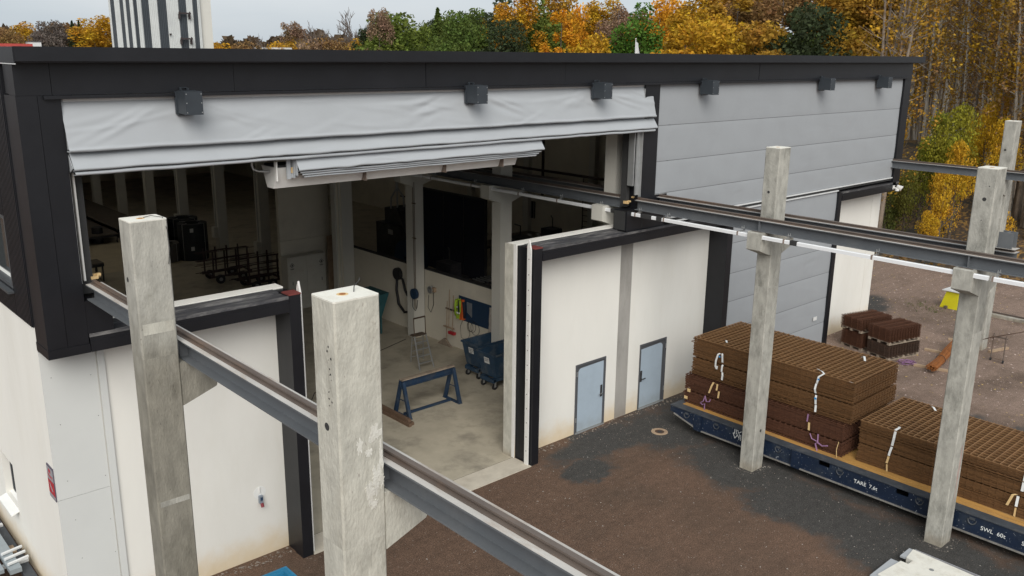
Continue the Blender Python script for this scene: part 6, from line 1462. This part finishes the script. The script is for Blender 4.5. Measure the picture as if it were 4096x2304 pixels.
proto_broad('shrub', 151, h=4.0, w=1.9, n=5000, size=0.065, base=0.0); proto_broad('shrub_b', 152, h=5.0, w=1.6, n=4500, size=0.065, base=0.4); proto_broad('shrub_c', 153, h=6.0, w=1.8, n=5000, size=0.065, base=0.5)

GOLD, GOLD2, ORANGE, FIRE, BROWN, GREEN, GREEN2, DARKG, LIME, PINKB, GREYB, OCHRE, YELLOW = (0.52,0.305,0.024), (0.60,0.385,0.028), (0.52,0.28,0.022), (0.64,0.31,0.022), (0.26,0.155,0.06), (0.10,0.145,0.03), (0.14,0.18,0.032), (0.052,0.07,0.03), (0.10,0.20,0.03), (0.30,0.20,0.13), (0.17,0.14,0.12), (0.39,0.225,0.03), (0.66,0.42,0.03)
TN = {'cone': 'conifer_tree'}
def tree(key, x, y, z, h, w, color, label, group=None, name='autumn_tree', rz=None, twig=(0.12, 0.095, 0.08)):
    tm, cm_, ph, pw = PROTO[key]
    t = thing(name, label, 'shrub' if 'shrub' in name else 'tree', (x, y, z), group=group)
    t.rotation_euler = (0, 0, random.uniform(0, 6.28) if rz is None else rz); t.scale = (w/pw, w/pw, h/ph)
    o = bpy.data.objects.new('trunk', tm); COL.objects.link(o); o.parent = t; o.color = (*twig, 1)
    if cm_ is not None:
        c = bpy.data.objects.new('crown', cm_); COL.objects.link(c); c.parent = t; c.color = (*color, 1)
    return t
def bg(key, sx, sy, D, w, color, label, group='trees behind the hall', twig=(0.12, 0.095, 0.08)):
    p = at(sx, D); tree(key, p.x, p.y, 0, height_at(sx, sy, D), w, color, label, group, {'cone': 'conifer_tree'}.get(key, 'bare_tree' if key.startswith('bare') else 'autumn_tree'), twig=twig)

# the row of trees over the roof, left to right
LEFTS = [(20,118,3.4,BROWN),(75,112,3.4,OCHRE),(130,98,3.6,ORANGE),(105,125,3.2,BROWN),(180,96,3.2,GREYB),(225,92,3.4,GREYB),(262,98,3.2,BROWN),(345,84,3.6,GOLD),(400,74,4.2,GOLD),(445,78,3.6,OCHRE),(-40,110,3.6,BROWN)]
for i, (sx, sy, w, c) in enumerate(LEFTS):
    bg(['broad_a','broad_b','tall_c'][i % 3], sx, sy, 168 + 6 * (i % 4), w * 1.35, c, ['brown autumn tree left of the striped tower', 'ochre autumn tree left of the striped tower', 'orange-brown tree left of the striped tower', 'low brown tree behind the pale shed', 'grey-brown tree in the middle of the left group', 'tall grey-brown tree left of the dark conifers', 'brown tree beside the dark conifers', 'golden tree right of the dark conifers', 'tall golden tree touching the tower edge', 'ochre tree partly behind the striped tower', 'brown tree at the left picture edge'][i], 'trees left of the tower')
for i, (sx, sy, w) in enumerate(((298, 84, 2.6), (325, 82, 1.8))): bg('cone', sx, sy, 172, w * 1.2, DARKG, ['dark green conifer among the left trees', 'narrow dark conifer next to the golden tree'][i], 'trees left of the tower')
mid = [('bare_a',1095,135,2.4,GREYB,'small bare tree at the left of the middle row'),('bare_b',1060,150,2.0,GREYB,'tiny bare tree near the low horizon'),('tall_a',1178,94,2.3,PINKB,'slim half-bare birch above a golden bush'),('broad_c',1165,142,2.3,GOLD,'golden bush below the slim birch'),('broad_b',1215,146,2.2,GOLD2,'golden conical bush beside the slim birch'),('bare_c',1245,104,2.2,GREYB,'bare tree right of the golden bushes'),('bare_a',1275,108,2.2,GREYB,'thin bare tree in the middle row'),('bare_b',1322,82,3.0,GREYB,'taller bare tree with fanned branches'),('bare_c',1390,108,2.6,GREYB,'bare tree left of the tallest bare one'),('bare_a',1455,33,4.0,GREYB,'tallest bare tree left of the green trees'),('tall_a',1520,43,1.9,PINKB,'rust-pink birch behind the green tree'),
 ('broad_a',1585,60,6.4,GREEN2,'broad green tree, leftmost of the green group'),('broad_b',1535,88,4.2,GREEN2,'lower green tree under the rust-pink birch'),('broad_c',1690,105,4.2,GREEN2,'light green tree between two taller green ones'),('cone',1752,33,4.0,GREEN,'pointed green tree in the green group'),('broad_a',1830,55,4.4,GREEN,'green tree right of the pointed one'),('broad_b',1905,48,4.6,GREEN,'dense green tree before the dark one'),('broad_c',1880,120,4.0,GREEN2,'low light green tree above the eave'),('tall_c',1930,85,2.0,YELLOW,'narrow bright yellow tree before the dark green one'),('broad_b',2010,3,6.2,DARKG,'tall dark green tree in the middle'),('broad_a',2040,90,4.6,DARKG,'lower dark green tree in the middle'),
 ('tall_c',2075,-40,4.0,ORANGE,'tall orange tree behind the dark green one'),('broad_b',2150,10,4.8,GREEN2,'green-gold tree beside the orange one'),('broad_a',2230,-30,5.4,OCHRE,'tall olive-gold tree in the middle'),('broad_b',2185,70,4.0,GOLD,'golden tree low in the middle'),('tall_b',2245,48,2.6,FIRE,'fiery orange tree among the golden ones'),('broad_c',2320,38,4.2,FIRE,'bright red-orange round tree'),('tall_a',2395,5,3.6,GOLD,'pointed golden tree right of the red-orange one'),('broad_c',2290,120,5.0,GOLD2,'broad yellow tree just above the eave'),('broad_b',2420,110,4.4,GOLD2,'yellow tree before the rusty birch'),('bushy',2350,150,4.4,GOLD,'low golden bush above the eave'),
 ('tall_c',2465,34,3.4,PINKB,'rusty half-bare birch beside the pointed golden tree'),('broad_a',2500,95,3.6,BROWN,'brown leafless-looking tree beside the flag'),('bare_b',2590,92,4.6,GREYB,'dark grey bare tree behind the flag'),('bare_c',2630,100,4.2,GREYB,'dark bare tree right of the flag'),('broad_b',2560,28,4.8,LIME,'fresh green round tree above the flag'),('broad_a',2655,4,5.2,FIRE,'orange round tree right of the fresh green one'),('broad_c',2700,70,4.4,OCHRE,'ochre tree under the orange round one')]
for i, (k, sx, sy, w, c, lab) in enumerate(mid): bg(k, sx, sy, (150 if sx < 1480 else 112) + 5 * (i % 5), w * (1.35 if sx < 1480 else 1.0), c, lab)
# bushy brown scrub filling the low gaps
SCR = [(1000,176,BROWN),(1330,160,BROWN),(1420,158,OCHRE),(1490,160,OCHRE),(1270,166,PINKB),(1200,174,OCHRE),(2520,150,BROWN),(2600,150,GREYB),(2450,170,GOLD),(2740,110,GOLD),(900,180,ORANGE),(1080,178,ORANGE)]
for i, (sx, sy, c) in enumerate(SCR):
    p = at(sx, 146 + 3*(i % 3)); tree('bushy', p.x, p.y, 0, height_at(sx, sy, 146), 5.0, c, 'low brown scrub tree just above the hall eave' if c in (BROWN, GREYB) else 'low golden scrub tree just above the hall eave', 'brown scrub over the eave' if c in (BROWN, GREYB) else 'golden scrub over the eave', 'scrub_tree')
# second row that closes the gaps
rq = random.Random(12)
for i in range(44):
    sx = 1480 + (2780 - 1480) * ((i + 0.5) / 44) + rq.uniform(-14, 14); c = rq.choice((GREEN, GREEN2, DARKG)) if sx < 2030 else rq.choice((OCHRE, GOLD, GOLD, OCHRE, GREEN2, BROWN))
    if 2430 < sx < 2560: c = BROWN
    sy = (95 if sx < 1800 else 70) + rq.uniform(-25, 45); D = 126 + rq.uniform(0, 18); p = at(sx, D)
    z_ = 'over the left part of the green trees' if sx < 1750 else ('over the right part of the green trees' if sx < 2050 else ('among the golden trees left of the flag' if sx < 2540 else 'right of the flag'))
    tree(['tall_a', 'broad_b', 'tall_c', 'broad_a'][i % 4], p.x, p.y, 0, height_at(sx, sy, D), rq.uniform(2.8, 4.4), c, ('green' if c in (GREEN, GREEN2, DARKG) else 'golden-brown') + ' second-row tree ' + z_, 'second row of trees behind the hall')
# golden birches standing tall to the right
BIR = [(2760,40,GOLD),(2800,5,OCHRE),(2845,-40,GOLD),(2890,-60,OCHRE),(2930,-20,OCHRE),(2985,-70,BROWN),(3040,-40,OCHRE),(3085,-10,PINKB),(3140,-80,BROWN),(3330,-60,OCHRE),(3390,-80,BROWN),(3440,-50,BROWN),(3500,-80,OCHRE)]
for i, (sx, sy, c) in enumerate(BIR):
    D = 86 + 5 * (i % 4); p = at(sx, D); tree(['tall_a','tall_b','tall_c'][i % 3], p.x, p.y, 0, height_at(sx, sy, D), 3.8, c, 'tall golden birch behind the right half of the roof' + ' near the flag' if c is GOLD else (('tall ochre birch behind the right half of the roof' if c is OCHRE else 'tall brown half-bare birch behind the right half of the roof') + (', left of the dark alders' if sx < 3120 else ', near the roof end')), 'golden birches' if c is GOLD else ('ochre birches' if c is OCHRE else 'brown birches'), 'birch_tree')
for i, (sx, sy, w, c, k) in enumerate(((2790,95,4.6,GOLD,'broad_a'),(2860,80,5.0,GOLD,'broad_c'),(2950,110,4.6,GOLD,'broad_b'),(3030,100,4.4,OCHRE,'broad_a'),(3095,142,2.6,YELLOW,'broad_c'),(3180,70,4.0,DARKG,'broad_b'),(3230,30,4.4,DARKG,'broad_a'),(3160,150,3.6,GREEN,'bushy'),(3345,110,4.6,GOLD,'broad_c'),(3400,120,4.2,OCHRE,'broad_a'),(3300,150,4.0,GREEN,'bushy'),(3480,150,3.6,OCHRE,'bushy'))):
    D = 78 + 3 * (i % 3); p = at(sx, D); tree(k, p.x, p.y, 0, height_at(sx, sy, D), w, c, ['golden broad tree right of the flag', 'large golden tree above the roof', 'golden tree in the right half above the roof', 'ochre tree before the small bright yellow one', 'small bright orange-yellow maple above the roof edge', 'dark green alder above the roof edge', 'taller dark green alder in the right half', 'low green tree under the dark alders', 'golden tree above the right roof end', 'ochre tree close to the roof end', 'green scrub beside the dark alders', 'ochre scrub at the roof end'][i], 'trees over the right roof')

# wood on the bank: slim trunks, thin gold leaves
def bank_z(x, y):
    d = x - (46.0 + 1.2 * math.sin(y * 0.21) - 0.08 * y)
    return -0.05 + min(1.6, 0.17 * max(0, d - 1.5)) + 0.02 * max(0, d) - 0.15
rr = random.Random(77)
def zone(sx, D):
    a = 'beside the hall corner' if sx < 3640 else ('left of the yellow-green bushes' if sx < 3760 else ('behind the right pillar' if sx < 3900 else ('between the two right pillars' if sx < 4000 else 'at the right picture edge')))
    return ('front ' if D < 62 else ('middle ' if D < 74 else 'rear ')), a
for i in range(120):
    sx = 3540 + (4260 - 3540) * ((i * 0.618) % 1.0) + rr.uniform(-8, 8); D = 53 + 34 * ((i * 0.382 + rr.uniform(0, .1)) % 1.0) ** 1.3
    p = at(sx, D)
    if p.x < 48.5 - 0.08*p.y: continue
    c = rr.choice((OCHRE, BROWN, BROWN, OCHRE, GOLD)); pale = rr.random() < 0.4
    t = tree(['sparse_a','sparse_b','sparse_c'][i % 3], p.x, p.y, bank_z(p.x, p.y), rr.uniform(17, 23), rr.uniform(1.6, 2.7), c, zone(sx, D)[0] + ('slim forest tree with a pale grey trunk ' if pale else 'slim forest tree with a grey-brown trunk ') + zone(sx, D)[1], 'slim pale trees in the wood' if pale else 'slim brown trees in the wood', 'forest_tree', twig=(0.52, 0.47, 0.40) if pale else (0.25, 0.20, 0.155))
    t.rotation_euler[0] = rr.uniform(-.06, .06); t.rotation_euler[1] = rr.uniform(-.02, .09)
for i in range(46):
    sx = 3300 + (4300 - 3300) * ((i * 0.618 + .3) % 1.0); D = 90 + 28 * ((i * 0.382) % 1.0); p = at(sx, D)
    tree(['tall_c','tall_a','tall_b'][i % 3], p.x, p.y, bank_z(p.x, p.y) if p.x > 50 else 0, rr.uniform(18, 24), rr.uniform(3.0, 4.6), rr.choice((BROWN, BROWN, OCHRE, (0.18, 0.115, 0.05), (0.13, 0.105, 0.05))), 'dense brown tree in the back of the wood ' + zone(sx, D)[1], 'dense trees in the back of the wood', 'forest_tree')
for i in range(40):
    sx = 3560 + (4300 - 3560) * ((i * 0.618 + .1) % 1.0); D = 58 + 30 * ((i * 0.382) % 1.0); p = at(sx, D)
    if p.x < 49 - 0.08*p.y: continue
    tree('whip_a' if i % 2 else 'whip_b', p.x, p.y, bank_z(p.x, p.y), rr.uniform(9, 16), rr.uniform(1.3, 2.0), GREYB, zone(sx, D)[0] + 'bare sapling between the forest trunks ' + zone(sx, D)[1], 'bare saplings in the wood', 'bare_tree', twig=(0.17, 0.135, 0.105))
# bright bushes along the wood edge
YG, YG2, GY = (0.24,0.25,0.03), (0.30,0.28,0.03), (0.55,0.33,0.025)
for i, (sx, sy, D, w, c, k, lab) in enumerate(((3620,620,55,1.1,(0.13,0.15,0.035),'shrub','green bush at the wood edge just right of the hall'),(3592,400,60,1.1,GOLD,'shrub_c','small golden tree behind the hall corner'),(3700,680,54,0.8,(0.16,0.16,0.03),'shrub_b','olive bush left of the yellow-green ones'),(3800,455,57,1.3,YG,'shrub_c','big yellow-green bush in front of the trunks'),(3880,425,55,1.35,YG2,'shrub_c','tall yellow-green bush under the leaning birches'),(3755,560,56,0.9,YG,'shrub_b','lower yellow-green bush in front of the trunks'),(3850,650,52,0.9,GY,'shrub_b','golden bush behind the right pillar'),(3895,570,53,0.9,GY,'shrub_c','taller golden bush behind the right pillar'),(3800,850,51,0.7,GY,'shrub_b','small golden bush above the crane beam'),(3990,420,58,1.0,YELLOW,'shrub_c','yellow bush beside the farthest pillar'),(4065,480,55,1.0,YELLOW,'shrub_c','yellow bush right of the farthest pillar'),(4040,370,60,0.8,GY,'shrub_c','tall thin yellow bush at the right edge'),(4075,800,51,1.0,GY,'shrub','golden bush at the right picture edge'),(3940,520,62,1.0,GREEN2,'shrub_b','green bush behind the yellow ones'))):
    p = at(sx, D); z = bank_z(p.x, p.y) if p.x > 47 else 0; tree(k, p.x, p.y, z, max(1.2, height_at(sx, sy, D) - z), w, c, lab, 'bushes along the wood edge', 'edge_shrub', twig=(0.16, 0.13, 0.1))

# distant wooded ridge that reads as one mass
r = np.random.default_rng(5); P = []
for k in range(9000):
    sx = r.uniform(-400, 1700); D = r.uniform(420, 520); v, _, _ = bearing(sx)
    top = 14.5 + 2.5*math.sin(sx*0.006) + 1.2*math.sin(sx*0.021 + 1) + 1.2*math.sin(sx*0.07); z = r.random() ** 0.6 * top; P.append((CAM.x + v.x*D, CAM.y + v.y*D, z))
o = bpy.data.objects.new('distant_ridge', leaf_mesh('distant_ridge', np.array(P), 2.6, 6)); COL.objects.link(o); o.color = (0.11, 0.075, 0.045, 1); tag(o, 'distant brown wooded ridge along the horizon', 'wood', kind='stuff')
# leaf litter tufts and undergrowth on the bank
P = []
for k in range(9000):
    y = r.uniform(-14, 30); x = 46.5 + 1.2*math.sin(y*0.21) - 0.08*y + r.uniform(-0.4, 22) ** 1.0; P.append((x, y, bank_z(x, y) + 0.15 + abs(r.normal(0, 0.12))))
o = bpy.data.objects.new('undergrowth', leaf_mesh('undergrowth', np.array(P), 0.11, 8)); COL.objects.link(o); o.color = (0.17, 0.10, 0.03, 1); tag(o, 'brown undergrowth and leaf litter on the wooded bank', 'undergrowth', kind='stuff')
